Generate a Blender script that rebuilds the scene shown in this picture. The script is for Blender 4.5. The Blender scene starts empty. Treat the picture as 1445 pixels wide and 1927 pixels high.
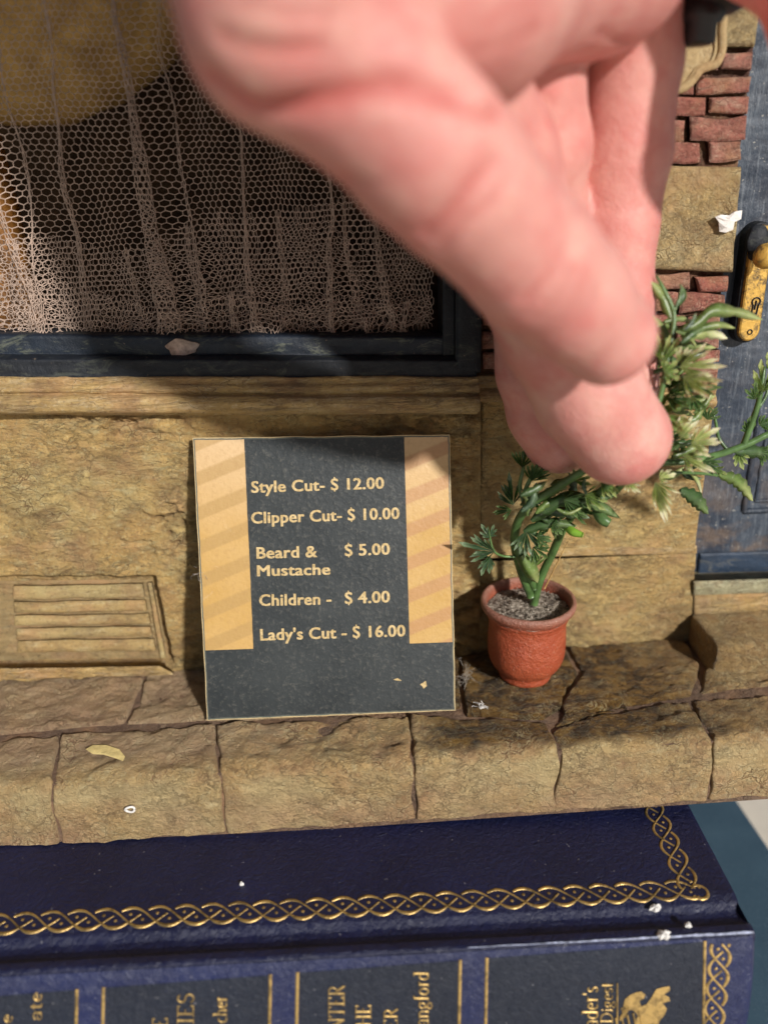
import bpy, math, random
import numpy as np
from mathutils import Vector, Matrix
random.seed(5); rng = np.random.default_rng(7)
sc = bpy.context.scene
S = 0.01                      # everything below is written in centimetres

# ------------------------------------------------------------------ camera
FPX, W0, H0 = 1450.0, 1445.0, 1927.0
_p, _y, _r = [math.radians(a) for a in (23.0, 2.5, 2.0)]
CF = np.array([math.sin(_y)*math.cos(_p), math.cos(_y)*math.cos(_p), -math.sin(_p)])
_rt = np.array([math.cos(_y), -math.sin(_y), 0.0]); _dn = np.cross(CF, _rt)
CR = math.cos(_r)*_rt + math.sin(_r)*_dn
CD = -math.sin(_r)*_rt + math.cos(_r)*_dn
CC = np.array([0.0, -12.9, 8.6])
cam = bpy.data.objects.new('camera', bpy.data.cameras.new('camera'))
sc.collection.objects.link(cam); sc.camera = cam
cam.matrix_world = Matrix(((CR[0], -CD[0], -CF[0], CC[0]*S), (CR[1], -CD[1], -CF[1], CC[1]*S),
                           (CR[2], -CD[2], -CF[2], CC[2]*S), (0, 0, 0, 1)))
cd = cam.data
cd.sensor_fit = 'VERTICAL'; cd.sensor_height = 24; cd.sensor_width = 18; cd.lens = FPX/H0*24
cd.clip_start = 0.002; cd.clip_end = 50
cd.dof.use_dof = True; cd.dof.focus_distance = 12.9*S; cd.dof.aperture_fstop = cd.lens/2.7

# ------------------------------------------------------------------ world and sun
SUNV = np.array([-0.47*math.cos(math.radians(27)), 0.88*math.cos(math.radians(27)), -math.sin(math.radians(27))])
w = bpy.data.worlds.new('World'); sc.world = w; w.use_nodes = True
nt = w.node_tree; nt.nodes.clear()
sky = nt.nodes.new('ShaderNodeTexSky'); sky.sky_type = 'NISHITA'; sky.sun_disc = False
sky.sun_elevation = math.radians(27); sky.sun_rotation = math.radians(152)
bg = nt.nodes.new('ShaderNodeBackground'); bg.inputs[1].default_value = 0.042
wo = nt.nodes.new('ShaderNodeOutputWorld')
nt.links.new(sky.outputs[0], bg.inputs[0]); nt.links.new(bg.outputs[0], wo.inputs[0])
sl = bpy.data.lights.new('sun', 'SUN'); sl.energy = 5.0; sl.angle = math.radians(3.2); sl.color = (1, 0.965, 0.92)
so = bpy.data.objects.new('sun', sl); sc.collection.objects.link(so)
so.rotation_euler = Vector(SUNV).to_track_quat('-Z', 'Y').to_euler()
sc.view_settings.view_transform = 'Standard'; sc.view_settings.look = 'None'
sc.view_settings.exposure = -0.12; sc.view_settings.gamma = 1

# ------------------------------------------------------------------ points of the place
def ray(u, v): return CF + CR*((u-W0/2)/FPX) + CD*((v-H0/2)/FPX)
def PY(u, v, y):
    r = ray(u, v); return CC + r*((y-CC[1])/r[1])
def PZ(u, v, z=0.0):
    r = ray(u, v); return CC + r*((z-CC[2])/r[2])
def PD(u, v, d): return CC + ray(u, v)*d
def PPL(u, v, o, n):
    r = ray(u, v); return CC + r*(np.dot(np.array(o)-CC, n)/np.dot(r, n))

# ------------------------------------------------------------------ noise
_perm = rng.permutation(256); _perm = np.concatenate([_perm, _perm, _perm])
_g = rng.normal(size=(256, 3)); _g /= np.linalg.norm(_g, axis=1)[:, None]
def pn(x, y, z):
    x, y, z = np.broadcast_arrays(np.asarray(x, float), np.asarray(y, float), np.asarray(z, float))
    xi, yi, zi = np.floor(x).astype(int), np.floor(y).astype(int), np.floor(z).astype(int)
    fx, fy, fz = x-xi, y-yi, z-zi
    u, v, q = [t*t*t*(t*(t*6-15)+10) for t in (fx, fy, fz)]
    out = 0
    for i in (0, 1):
        for j in (0, 1):
            for k in (0, 1):
                h = _perm[(_perm[(_perm[(xi+i) & 255]+yi+j) & 255]+zi+k) & 255]
                g = _g[h]
                d = g[..., 0]*(fx-i)+g[..., 1]*(fy-j)+g[..., 2]*(fz-k)
                out = out+d*(u if i else 1-u)*(v if j else 1-v)*(q if k else 1-q)
    return out*1.6
def fbm(x, y, z, o=4, l=2.03, g=0.5):
    s, a = 0, 1.0
    for _ in range(o):
        s = s+a*pn(x, y, z); x, y, z = x*l+7.1, y*l+3.3, z*l+1.7; a *= g
    return s
def ridge(x, y, z, o=4, g=0.5):
    s, a = 0, 1.0
    for _ in range(o):
        s = s+a*(1-np.abs(pn(x, y, z))*2.2); x, y, z = x*2.03+7, y*2.03+3, z*2.03+1; a *= g
    return s/1.9

# ------------------------------------------------------------------ objects
COL = sc.collection
BASE = {}
def thing(name, label, cat, loc, group=None):
    o = bpy.data.objects.new(name, None); COL.objects.link(o)
    o.location = [c*S for c in loc]; o['label'] = label; o['category'] = cat
    o.empty_display_size = 0.005
    if group: o['group'] = group
    BASE[o.name] = np.array(loc, float); return o
def tag(o, label, cat, group=None):
    o['label'] = label; o['category'] = cat
    if group: o['group'] = group
    return o
def mesh(name, V, Fc, mat, parent=None, smooth=True, cav=None, uv=None, label=None, base=None):
    V = np.asarray(V, float).reshape(-1, 3)
    b = BASE[parent.name] if parent is not None else (np.array(base, float) if base is not None else V.mean(0))
    me = bpy.data.meshes.new(name)
    if isinstance(Fc, np.ndarray):
        n, k = Fc.shape
        me.vertices.add(len(V)); me.vertices.foreach_set('co', ((V-b)*S).ravel())
        me.loops.add(n*k); me.loops.foreach_set('vertex_index', Fc.astype(np.int32).ravel())
        me.polygons.add(n); me.polygons.foreach_set('loop_start', np.arange(0, n*k, k, dtype=np.int32))
        me.polygons.foreach_set('loop_total', np.full(n, k, dtype=np.int32))
        me.update(calc_edges=True)
    else:
        me.from_pydata(((V-b)*S).tolist(), [], [list(map(int, f)) for f in Fc]); me.update()
    me.polygons.foreach_set('use_smooth', np.full(len(me.polygons), smooth))
    if cav is not None:
        a = me.attributes.new('cav', 'FLOAT', 'POINT'); a.data.foreach_set('value', np.asarray(cav, float).ravel())
    if uv is not None:
        l = me.uv_layers.new(name='UVMap'); vi = np.empty(len(me.loops), int); me.loops.foreach_get('vertex_index', vi)
        l.data.foreach_set('uv', np.asarray(uv, float)[vi].ravel())
    me.materials.append(mat)
    o = bpy.data.objects.new(name, me); COL.objects.link(o)
    if parent is not None: o.parent = parent
    else: o.location = (b*S).tolist()
    BASE[o.name] = b
    if label: o['label'] = label
    return o
def gridf(nu, nv, off=0, flip=False, closed=False):
    i, j = np.meshgrid(np.arange(nu if closed else nu-1), np.arange(nv-1), indexing='ij')
    i2 = (i+1) % nu
    q = np.stack([i*nv+j, i2*nv+j, i2*nv+j+1, i*nv+j+1], -1).reshape(-1, 4)+off
    return q[:, ::-1] if flip else q
def join(parts):
    Vs, Fs, n = [], [], 0
    for V, Fc in parts:
        V = np.asarray(V, float).reshape(-1, 3); Vs.append(V)
        Fs += [[int(i)+n for i in f] for f in Fc]; n += len(V)
    return np.concatenate(Vs), Fs
def box(x0, x1, y0, y1, z0, z1):
    V = [(x, y, z) for x in (x0, x1) for y in (y0, y1) for z in (z0, z1)]
    return V, [(0, 1, 3, 2), (4, 6, 7, 5), (0, 4, 5, 1), (2, 3, 7, 6), (0, 2, 6, 4), (1, 5, 7, 3)]
def smooth_path(P, n):
    P = np.asarray(P, float)
    d = np.r_[0, np.cumsum(np.linalg.norm(np.diff(P, axis=0), axis=1))]
    t = np.linspace(0, d[-1], n); out = np.empty((n, P.shape[1]))
    idx = np.clip(np.searchsorted(d, t, side='right')-1, 0, len(P)-2)
    m = np.gradient(P, d, axis=0) if len(P) > 2 else np.repeat((P[1]-P[0])[None]/d[-1], 2, 0)
    h = (d[idx+1]-d[idx])[:, None]; s = ((t-d[idx])[:, None])/h
    return ((2*s**3-3*s**2+1)*P[idx]+(s**3-2*s**2+s)*h*m[idx]+(-2*s**3+3*s**2)*P[idx+1]+(s**3-s**2)*h*m[idx+1])
def tube(P, R, n=8, segs=None, flat=1.0, lin=False):
    P = np.asarray(P, float); segs = segs or max(2, len(P)*4); R = np.asarray(R, float).reshape(-1)
    if len(R) == 1: R = np.repeat(R, len(P))
    Q = np.c_[P, R] if lin else smooth_path(np.c_[P, R], segs)
    segs = len(Q); P, R = Q[:, :3], np.abs(Q[:, 3])
    T = np.gradient(P, axis=0); T /= np.linalg.norm(T, axis=1)[:, None]+1e-12
    up = np.array([0.13, -0.9, 0.4]); A = np.cross(T, up); A /= np.linalg.norm(A, axis=1)[:, None]+1e-9
    B = np.cross(T, A); th = np.linspace(0, 2*np.pi, n, endpoint=False)
    V = P[:, None]+R[:, None, None]*(np.cos(th)[None, :, None]*A[:, None]+flat*np.sin(th)[None, :, None]*B[:, None])
    V = V.reshape(-1, 3); Fc = []
    for i in range(segs-1):
        for j in range(n):
            Fc.append((i*n+j, i*n+(j+1) % n, (i+1)*n+(j+1) % n, (i+1)*n+j))
    Fc.append(tuple(range(n))); Fc.append(tuple(range((segs-1)*n, segs*n))[::-1])
    return V, Fc
def lathe(c, prof, n=64, wob=0.0):
    V = []; th = np.linspace(0, 2*np.pi, n, endpoint=False)
    for r, z in prof:
        rr = r*(1+wob*pn(np.cos(th)*1.3, np.sin(th)*1.3, z*1.5+3))
        V.append(np.c_[c[0]+rr*np.cos(th), c[1]+rr*np.sin(th), np.full(n, c[2]+z)])
    m = len(prof); V = np.array(V).transpose(1, 0, 2).reshape(-1, 3)
    return V, gridf(n, m, closed=True)

# ------------------------------------------------------------------ materials
class NT:
    def __init__(s, name):
        s.m = bpy.data.materials.new(name); s.m.use_nodes = True; s.t = s.m.node_tree
        s.b = s.t.nodes['Principled BSDF']
        g = s.t.nodes.new('ShaderNodeNewGeometry')
        k = s.t.nodes.new('ShaderNodeVectorMath'); k.operation = 'SCALE'; k.inputs['Scale'].default_value = 1/S
        s.t.links.new(g.outputs['Position'], k.inputs[0]); s.P = k.outputs[0]
    def put(s, inp, val):
        if hasattr(val, 'links') or isinstance(val, bpy.types.NodeSocket): s.t.links.new(val, inp)
        else:
            if hasattr(inp.default_value, '__len__') and not hasattr(val, '__len__'): val = (val, val, val, 1)
            if hasattr(val, '__len__') and len(val) == 3 and len(inp.default_value) == 4: val = (*val, 1)
            inp.default_value = val
    def vec(s, sx, sy, sz, src=None, rot=None):
        n = s.t.nodes.new('ShaderNodeMapping'); n.inputs['Scale'].default_value = (sx, sy, sz)
        if rot: n.inputs['Rotation'].default_value = rot
        s.t.links.new(src or s.P, n.inputs[0]); return n.outputs[0]
    def noise(s, scale, detail=5, rough=0.6, dist=0.0, v=None):
        n = s.t.nodes.new('ShaderNodeTexNoise'); s.t.links.new(v or s.P, n.inputs['Vector'])
        n.inputs['Scale'].default_value = scale; n.inputs['Detail'].default_value = detail
        n.inputs['Roughness'].default_value = rough; n.inputs['Distortion'].default_value = dist
        return n.outputs['Fac']
    def vor(s, scale, v=None, feat='F1', out='Distance'):
        n = s.t.nodes.new('ShaderNodeTexVoronoi'); n.feature = feat; s.t.links.new(v or s.P, n.inputs['Vector'])
        n.inputs['Scale'].default_value = scale; return n.outputs[out]
    def ramp(s, f, *st):
        n = s.t.nodes.new('ShaderNodeValToRGB'); s.put(n.inputs[0], f); e = n.color_ramp.elements
        while len(e) < len(st): e.new(0.5)
        for a, (p, c) in zip(e, st):
            a.position = p; a.color = (c, c, c, 1) if not hasattr(c, '__len__') else (*c[:3], 1)
        return n.outputs[0]
    def mix(s, f, a, b, mode='MIX'):
        n = s.t.nodes.new('ShaderNodeMix'); n.data_type = 'RGBA'; n.blend_type = mode
        s.put(n.inputs[0], f); s.put(n.inputs[6], a); s.put(n.inputs[7], b); return n.outputs[2]
    def math(s, op, a, b=0.0, c=None):
        n = s.t.nodes.new('ShaderNodeMath'); n.operation = op; s.put(n.inputs[0], a); s.put(n.inputs[1], b)
        if c is not None: s.put(n.inputs[2], c)
        return n.outputs[0]
    def attr(s, name):
        n = s.t.nodes.new('ShaderNodeAttribute'); n.attribute_name = name; return n.outputs['Fac']
    def uv(s):
        n = s.t.nodes.new('ShaderNodeUVMap'); n.uv_map = 'UVMap'
        q = s.t.nodes.new('ShaderNodeSeparateXYZ'); s.t.links.new(n.outputs[0], q.inputs[0]); return q.outputs[0], q.outputs[1], n.outputs[0]
    def sep(s, v=None):
        q = s.t.nodes.new('ShaderNodeSeparateXYZ'); s.t.links.new(v or s.P, q.inputs[0]); return q.outputs
    def bump(s, h, dist=0.02, strength=1.0, prev=None):
        n = s.t.nodes.new('ShaderNodeBump'); s.put(n.inputs['Height'], h)
        n.inputs['Distance'].default_value = dist*S; n.inputs['Strength'].default_value = strength
        if prev: s.t.links.new(prev, n.inputs['Normal'])
        return n.outputs[0]
    def out(s, color=None, rough=None, normal=None, **kw):
        if color is not None: s.put(s.b.inputs['Base Color'], color)
        if rough is not None: s.put(s.b.inputs['Roughness'], rough)
        if normal is not None: s.t.links.new(normal, s.b.inputs['Normal'])
        for k, v in kw.items(): s.put(s.b.inputs[k.replace('_', ' ')], v)
        return s.m
def stone_mat(name, c1, c2, wash, pale, stretch=(0.8, 1, 2.4), washamt=0.5, fine=1.0, rough=0.62, dark=None, crack=1.0):
    n = NT(name)
    oi = n.t.nodes.new('ShaderNodeObjectInfo'); rnd = oi.outputs['Random']
    sh = n.t.nodes.new('ShaderNodeVectorMath'); sh.operation = 'ADD'; n.t.links.new(n.P, sh.inputs[0])
    cx = n.t.nodes.new('ShaderNodeCombineXYZ'); n.put(cx.inputs[0], n.math('MULTIPLY', rnd, 37.0)); n.put(cx.inputs[2], n.math('MULTIPLY', rnd, 91.0)); n.t.links.new(cx.outputs[0], sh.inputs[1])
    world_P = n.P; n.P = sh.outputs[0]
    a = n.noise(0.55, 4, 0.6, 0.6); col = n.mix(n.ramp(n.math('ADD', a, n.math('MULTIPLY', n.math('SUBTRACT', rnd, 0.5), 0.22)), (0.36, 0), (0.66, 1)), c1, c2)
    v = n.vec(*stretch)
    b = n.noise(2.2, 9, 0.72, 0.3, v)
    # antique wash rubbed over the sculpted relief
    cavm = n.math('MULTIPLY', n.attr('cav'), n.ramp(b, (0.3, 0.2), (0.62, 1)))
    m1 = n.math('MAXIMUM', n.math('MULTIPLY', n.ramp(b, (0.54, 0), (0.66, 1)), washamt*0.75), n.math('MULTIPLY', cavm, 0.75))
    pl = n.noise(3.1, 8, 0.74, 0.2, n.vec(stretch[0], stretch[1], stretch[2], rot=(0.2, 0, 0.15)))
    col = n.mix(n.ramp(pl, (0.52, 0), (0.7, 0.75)), col, pale)
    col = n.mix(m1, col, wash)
    sp = n.noise(16, 3, 0.6); col = n.mix(n.ramp(sp, (0.57, 0), (0.68, 0.5)), col, wash)
    sp2 = n.noise(21, 2, 0.5); col = n.mix(n.ramp(sp2, (0.6, 0), (0.7, 0.5)), col, pale)
    hue = n.noise(1.3, 3, 0.6, 0.3); col = n.mix(n.ramp(hue, (0.48, 0), (0.66, 0.5)), col, (0.56, 0.31, 0.15)); h2 = n.noise(1.05, 4, 0.6, 0.5, n.vec(1.2, 1, 1.5)); col = n.mix(n.ramp(h2, (0.5, 0), (0.68, 0.45)), col, wash)
    hid = n.P; n.P = world_P
    if dark: col = dark(n, col)
    n.P = hid
    # flaking: thin dark cracks with a pale lip beside them
    c1n = n.noise(1.5, 8, 0.7, 0.3, n.vec(*stretch)); c2n = n.noise(3.4, 8, 0.7, 0.2, n.vec(stretch[0], 1, stretch[2]))
    k1 = n.math('ABSOLUTE', n.math('SUBTRACT', c1n, 0.5)); k2 = n.math('ABSOLUTE', n.math('SUBTRACT', c2n, 0.47)); k3 = n.math('ABSOLUTE', n.math('SUBTRACT', c2n, 0.515))
    msk = n.ramp(n.noise(0.6, 4, 0.6), (0.44, 0.08), (0.58, 1))
    crk = n.math('MULTIPLY', n.math('MAXIMUM', n.ramp(k1, (0.0, 0.7), (0.012, 0)), n.ramp(k2, (0.0, 0.45), (0.012, 0))), msk)
    nd = n.t.nodes.new('ShaderNodeTexNoise'); nd.inputs['Scale'].default_value = 2.2; nd.inputs['Detail'].default_value = 5; n.t.links.new(n.P, nd.inputs['Vector'])
    dv = n.t.nodes.new('ShaderNodeVectorMath'); dv.operation = 'MULTIPLY_ADD'; n.t.links.new(nd.outputs['Color'], dv.inputs[0]); dv.inputs[1].default_value = (0.9, 0.9, 0.9); n.t.links.new(n.vec(*stretch), dv.inputs[2])
    ve = n.vor(2.4, dv.outputs[0], 'DISTANCE_TO_EDGE'); vf = n.vor(5.5, dv.outputs[0], 'DISTANCE_TO_EDGE')
    msk2 = n.ramp(n.noise(0.8, 5, 0.65, 0, n.vec(1.3, 1, 1)), (0.48, 0), (0.6, 0.85))
    crk = n.math('MAXIMUM', crk, n.math('MULTIPLY', n.math('MAXIMUM', n.ramp(ve, (0.0, 1), (0.03, 0)), n.ramp(vf, (0.0, 0.35), (0.035, 0))), msk2))
    lip2 = n.math('MULTIPLY', n.ramp(ve, (0.03, 0), (0.06, 0.8), (0.11, 0)), msk2)
    lip = n.math('MULTIPLY', n.ramp(n.math('ABSOLUTE', n.math('SUBTRACT', c1n, 0.522)), (0.0, 0.35), (0.016, 0)), msk)
    lip = n.math('MAXIMUM', lip, lip2)
    col = n.mix(n.math('MULTIPLY', lip, 0.7*crack), col, pale)
    col = n.mix(n.math('MULTIPLY', crk, 0.8*crack), col, wash)
    f2 = n.noise(10, 9, 0.8, 0.0, n.vec(1, 1, 1+0.35*(stretch[2]-1)))
    col = n.mix(n.ramp(f2, (0.54, 0), (0.7, 0.3)), col, wash); col = n.mix(n.ramp(f2, (0.32, 0.45), (0.46, 0)), col, pale)
    plate = n.ramp(c2n, (0.44, 0), (0.47, 0.45), (0.515, 0.5), (0.56, 1))
    h = n.math('ADD', n.math('MULTIPLY', f2, 0.9), n.math('MULTIPLY', n.noise(26, 5, 0.7), 0.45))
    h = n.math('SUBTRACT', n.math('ADD', h, n.math('MULTIPLY', plate, 0.35*crack)), n.math('MULTIPLY', crk, 0.5*crack))
    nb = n.bump(h, 0.09*fine, 1.0)
    r = n.math('ADD', rough-0.15, n.math('MULTIPLY', n.noise(5, 4), 0.3))
    if hasattr(n, 'stain'): r = n.math('SUBTRACT', r, n.math('MULTIPLY', n.stain, 0.22))
    return n.out(col, r, nb)
OCH, OLV, BRN, PAL = (0.68, 0.44, 0.16), (0.66, 0.49, 0.2), (0.19, 0.1, 0.055), (0.74, 0.66, 0.36)
M = {}
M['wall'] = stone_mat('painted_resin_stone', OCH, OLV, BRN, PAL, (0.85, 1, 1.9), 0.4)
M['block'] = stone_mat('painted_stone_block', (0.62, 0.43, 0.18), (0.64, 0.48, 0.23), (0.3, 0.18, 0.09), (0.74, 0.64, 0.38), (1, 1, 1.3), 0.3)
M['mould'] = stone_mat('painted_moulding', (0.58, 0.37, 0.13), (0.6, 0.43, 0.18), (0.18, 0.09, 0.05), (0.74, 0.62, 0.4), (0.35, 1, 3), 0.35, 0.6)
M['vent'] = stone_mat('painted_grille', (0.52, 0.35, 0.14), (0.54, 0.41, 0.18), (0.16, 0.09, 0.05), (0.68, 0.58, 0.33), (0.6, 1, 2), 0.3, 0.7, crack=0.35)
M['ventback'] = stone_mat('shaded_grille_back', (0.38, 0.25, 0.12), (0.44, 0.31, 0.14), (0.1, 0.06, 0.03), (0.4, 0.33, 0.2), (0.6, 1, 2), 0.4, 0.8, crack=0.3)  # darker colour stands in for the shadow in the gaps between slats
def pave_dark(n, col):
    # brown varnish spilled on the right half of the pavement top, thin on the front
    q = n.sep(); x, y, z = q[0], q[1], q[2]
    nz = n.math('MULTIPLY', n.math('SUBTRACT', n.noise(1.6, 5, 0.65), 0.5), 1.1)
    mx = n.ramp(n.math('ADD', n.math('MULTIPLY', x, 0.2), n.math('MULTIPLY', nz, 0.25)), (0.16, 0), (0.26, 1))
    mx2 = n.ramp(n.math('ADD', n.math('MULTIPLY', x, 0.1), n.math('MULTIPLY', nz, 0.2)), (0.5, 1), (0.72, 0.25))
    my = n.ramp(n.math('ADD', n.math('MULTIPLY', n.math('ADD', y, 4.0), 0.25), n.math('MULTIPLY', nz, 0.08)), (0.27, 0), (0.32, 1))
    m = n.math('MULTIPLY', n.math('MULTIPLY', mx, my), mx2)
    b = n.noise(2.8, 9, 0.76, 0.3, n.vec(0.8, 1.3, 1))
    dk = n.ramp(b, (0.42, (0.25, 0.14, 0.032)), (0.5, (0.12, 0.06, 0.015)), (0.56, (0.018, 0.011, 0.007)))
    # paler worn nosing and front
    fr = n.math('MULTIPLY', n.ramp(n.math('MULTIPLY', z, -1.0), (0.06, 0), (0.2, 1)), n.ramp(n.noise(0.8, 6, 0.65), (0.42, 0.1), (0.6, 0.6)))
    col = n.mix(fr, col, (0.74, 0.58, 0.3))
    n.stain = m
    col = n.mix(n.math('MULTIPLY', m, 0.93), col, dk)
    # greyish pink dust film over the left half
    ml = n.ramp(n.math('ADD', n.math('MULTIPLY', x, -0.2), nz), (0.1, 0), (0.5, 0.5))
    my2 = n.ramp(n.math('MULTIPLY', n.math('ADD', y, 4.0), 0.25), (0.28, 0), (0.4, 1))
    col = n.mix(n.math('MULTIPLY', ml, my2), col, (0.42, 0.3, 0.22))
    # reddish tint low on the front face
    mf = n.math('MULTIPLY', n.ramp(n.math('MULTIPLY', z, -0.5), (0.2, 0), (0.6, 0.6)), n.ramp(n.noise(0.9, 5), (0.4, 0.2), (0.6, 1)))
    return n.mix(mf, col, (0.56, 0.32, 0.19))
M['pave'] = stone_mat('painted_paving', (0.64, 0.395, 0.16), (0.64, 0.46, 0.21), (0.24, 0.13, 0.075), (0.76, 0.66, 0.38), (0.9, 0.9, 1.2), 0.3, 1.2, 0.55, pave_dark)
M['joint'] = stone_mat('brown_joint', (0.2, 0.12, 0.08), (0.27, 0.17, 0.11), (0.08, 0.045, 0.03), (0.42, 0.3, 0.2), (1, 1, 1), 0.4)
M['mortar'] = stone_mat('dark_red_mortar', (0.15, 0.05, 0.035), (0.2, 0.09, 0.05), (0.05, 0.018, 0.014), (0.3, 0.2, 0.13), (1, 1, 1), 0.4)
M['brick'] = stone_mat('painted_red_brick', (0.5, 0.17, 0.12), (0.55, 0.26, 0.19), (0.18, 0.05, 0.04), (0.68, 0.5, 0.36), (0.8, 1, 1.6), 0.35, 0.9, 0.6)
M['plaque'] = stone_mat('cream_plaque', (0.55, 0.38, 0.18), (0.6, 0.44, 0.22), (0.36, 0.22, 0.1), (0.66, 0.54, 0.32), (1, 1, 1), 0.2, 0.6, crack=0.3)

def navy_mat(name, base, wear, amt, rough=0.42):
    n = NT(name)
    a = n.noise(1.2, 7, 0.7, 0.6, n.vec(0.5, 1, 1.6))
    col = n.mix(n.ramp(a, (0.4, 0), (0.7, 1)), base, [c*1.9 for c in base])
    b = n.noise(2.0, 9, 0.75, 1.0, n.vec(0.7, 1, 1.8)); col = n.mix(n.math('MULTIPLY', n.ramp(b, (0.545, 0), (0.62, 1)), amt), col, wear)
    f = n.noise(14, 3, 0.6); col = n.mix(n.ramp(f, (0.68, 0), (0.76, 0.5)), col, (0.35, 0.26, 0.18))
    return n.out(col, n.math('ADD', rough-0.1, n.math('MULTIPLY', n.noise(6, 4), 0.35)), n.bump(n.noise(6, 9, 0.7), 0.04, 0.7))
M['frame'] = navy_mat('navy_window_paint', (0.003, 0.005, 0.009), (0.10, 0.11, 0.08), 0.3, 0.55)
M['frame2'] = navy_mat('worn_navy_paint', (0.004, 0.009, 0.018), (0.13, 0.14, 0.10), 0.6, 0.5)
def door_m():
    n = NT('scraped_blue_door_paint')
    a = n.noise(0.9, 6, 0.65, 0.5, n.vec(1, 1, 0.6))
    col = n.mix(n.ramp(a, (0.38, 0), (0.66, 1)), (0.018, 0.028, 0.048), (0.06, 0.078, 0.105))
    st = n.noise(7, 6, 0.7, 0.2, n.vec(2.2, 1, 0.22)); col = n.mix(n.ramp(st, (0.52, 0), (0.74, 0.4)), col, (0.3, 0.33, 0.36))
    br = n.noise(1.4, 8, 0.7, 0.8); zz = n.sep()[2]
    m = n.math('MULTIPLY', n.ramp(br, (0.45, 0), (0.6, 0.8)), n.ramp(n.math('MULTIPLY', zz, 0.2), (0.4, 1), (0.8, 0.15)))
    col = n.mix(m, col, (0.14, 0.10, 0.075))
    sp = n.noise(18, 2, 0.5); col = n.mix(n.ramp(sp, (0.68, 0), (0.73, 0.6)), col, (0.4, 0.38, 0.33))
    return n.out(col, 0.4, n.bump(n.math('ADD', n.noise(9, 8, 0.7, 0, n.vec(1.5, 1, 0.5)), n.noise(3, 4)), 0.035, 0.8))
M['door'] = door_m()
def gold_m(name, c, metal, rough, dirt=0.5):
    n = NT(name); b = n.noise(5, 7, 0.7, 0.4)
    col = n.mix(n.math('MULTIPLY', n.ramp(b, (0.47, 0), (0.6, 1)), dirt), c, (0.06, 0.045, 0.03))
    return n.out(col, rough, n.bump(n.noise(14, 5), 0.02, 0.6), Metallic=metal)
M['brass'] = gold_m('gold_paint', (0.6, 0.36, 0.075), 0.35, 0.4, 0.9)
M['gilt'] = gold_m('gilt_foil', (0.58, 0.39, 0.14), 0.7, 0.42, 0.6)
def simple(name, c, rough=0.5, sc_=8, bumpd=0.01, var=0.35, **kw):
    n = NT(name); a = n.noise(sc_, 6, 0.65)
    col = n.mix(n.ramp(a, (0.35, 0), (0.68, 1)), [x*(1-var) for x in c], [min(1, x*(1+var)) for x in c])
    return n.out(col, rough, n.bump(n.noise(sc_*2.5, 6), bumpd, 0.7), **kw)
M['black'] = simple('black_metal_paint', (0.012, 0.012, 0.014), 0.35)
M['inside'] = simple('dark_brown_interior', (0.1, 0.06, 0.032), 0.9, 1.2, 0.01, 0.5)
M['tan'] = simple('tan_velvet', (0.8, 0.47, 0.15), 0.8, 1.5, 0.03)
M['orange'] = simple('amber_wood', (0.26, 0.105, 0.016), 0.6, 3, 0.03)
M['net'] = simple('dusty_pink_net_thread', (0.42, 0.31, 0.245), 0.8, 5, 0.002, 0.25)
M['redrod'] = simple('dark_red_paint', (0.16, 0.015, 0.02), 0.4)
M['white'] = simple('white_paper', (0.75, 0.72, 0.68), 0.8, 10, 0.02, 0.1)
M['lint'] = simple('grey_lint', (0.42, 0.38, 0.33), 0.9, 10, 0.0, 0.3)
M['straw'] = simple('straw', (0.45, 0.27, 0.09), 0.5)
M['table'] = simple('pale_table_laminate', (0.68, 0.62, 0.53), 0.5, 2, 0.004, 0.05)
M['page'] = simple('book_pages', (0.6, 0.52, 0.38), 0.8, 10)
M['spot'] = simple('pale_yellow_paint', (0.75, 0.6, 0.26), 0.5, 4, 0.02)

def leather(name, c, c2, rough):
    n = NT(name); a = n.noise(0.8, 4)
    col = n.mix(n.ramp(a, (0.35, 0), (0.7, 1)), c, c2)
    f = n.noise(15, 2, 0.4); col = n.mix(n.ramp(f, (0.73, 0), (0.78, 0.35)), col, (0.35, 0.34, 0.36))
    h = n.math('ADD', n.math('MULTIPLY', n.vor(9, n.vec(1, 1, 1), 'DISTANCE_TO_EDGE'), 0.5), n.math('MULTIPLY', n.noise(6, 7, 0.7, 1.2), 1.3))
    return n.out(col, n.math('ADD', rough-0.08, n.math('MULTIPLY', n.noise(4, 5), 0.2)), n.bump(h, 0.035, 0.8))
M['leather'] = leather('navy_leatherette', (0.006, 0.008, 0.034), (0.009, 0.012, 0.05), 0.4)
M['leather_blue'] = leather('blue_leatherette_spine', (0.007, 0.012, 0.055), (0.01, 0.018, 0.08), 0.36)
M['panel'] = leather('black_blue_label', (0.004, 0.008, 0.02), (0.006, 0.011, 0.026), 0.6)
def cloth():
    n = NT('teal_book_cloth'); q = n.sep()
    wv = n.math('MULTIPLY', n.math('SINE', n.math('MULTIPLY', q[0], 190)), n.math('SINE', n.math('MULTIPLY', n.math('ADD', q[1], q[2]), 190)))
    col = n.mix(n.ramp(n.noise(1, 5), (0.35, 0), (0.7, 1)), (0.03, 0.075, 0.12), (0.045, 0.1, 0.15))
    col = n.mix(n.ramp(n.noise(25, 3), (0.55, 0), (0.7, 0.35)), col, (0.16, 0.22, 0.27))
    return n.out(col, 0.75, n.bump(n.math('ADD', wv, n.noise(20, 3)), 0.008, 0.7))
M['cloth'] = cloth()
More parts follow.
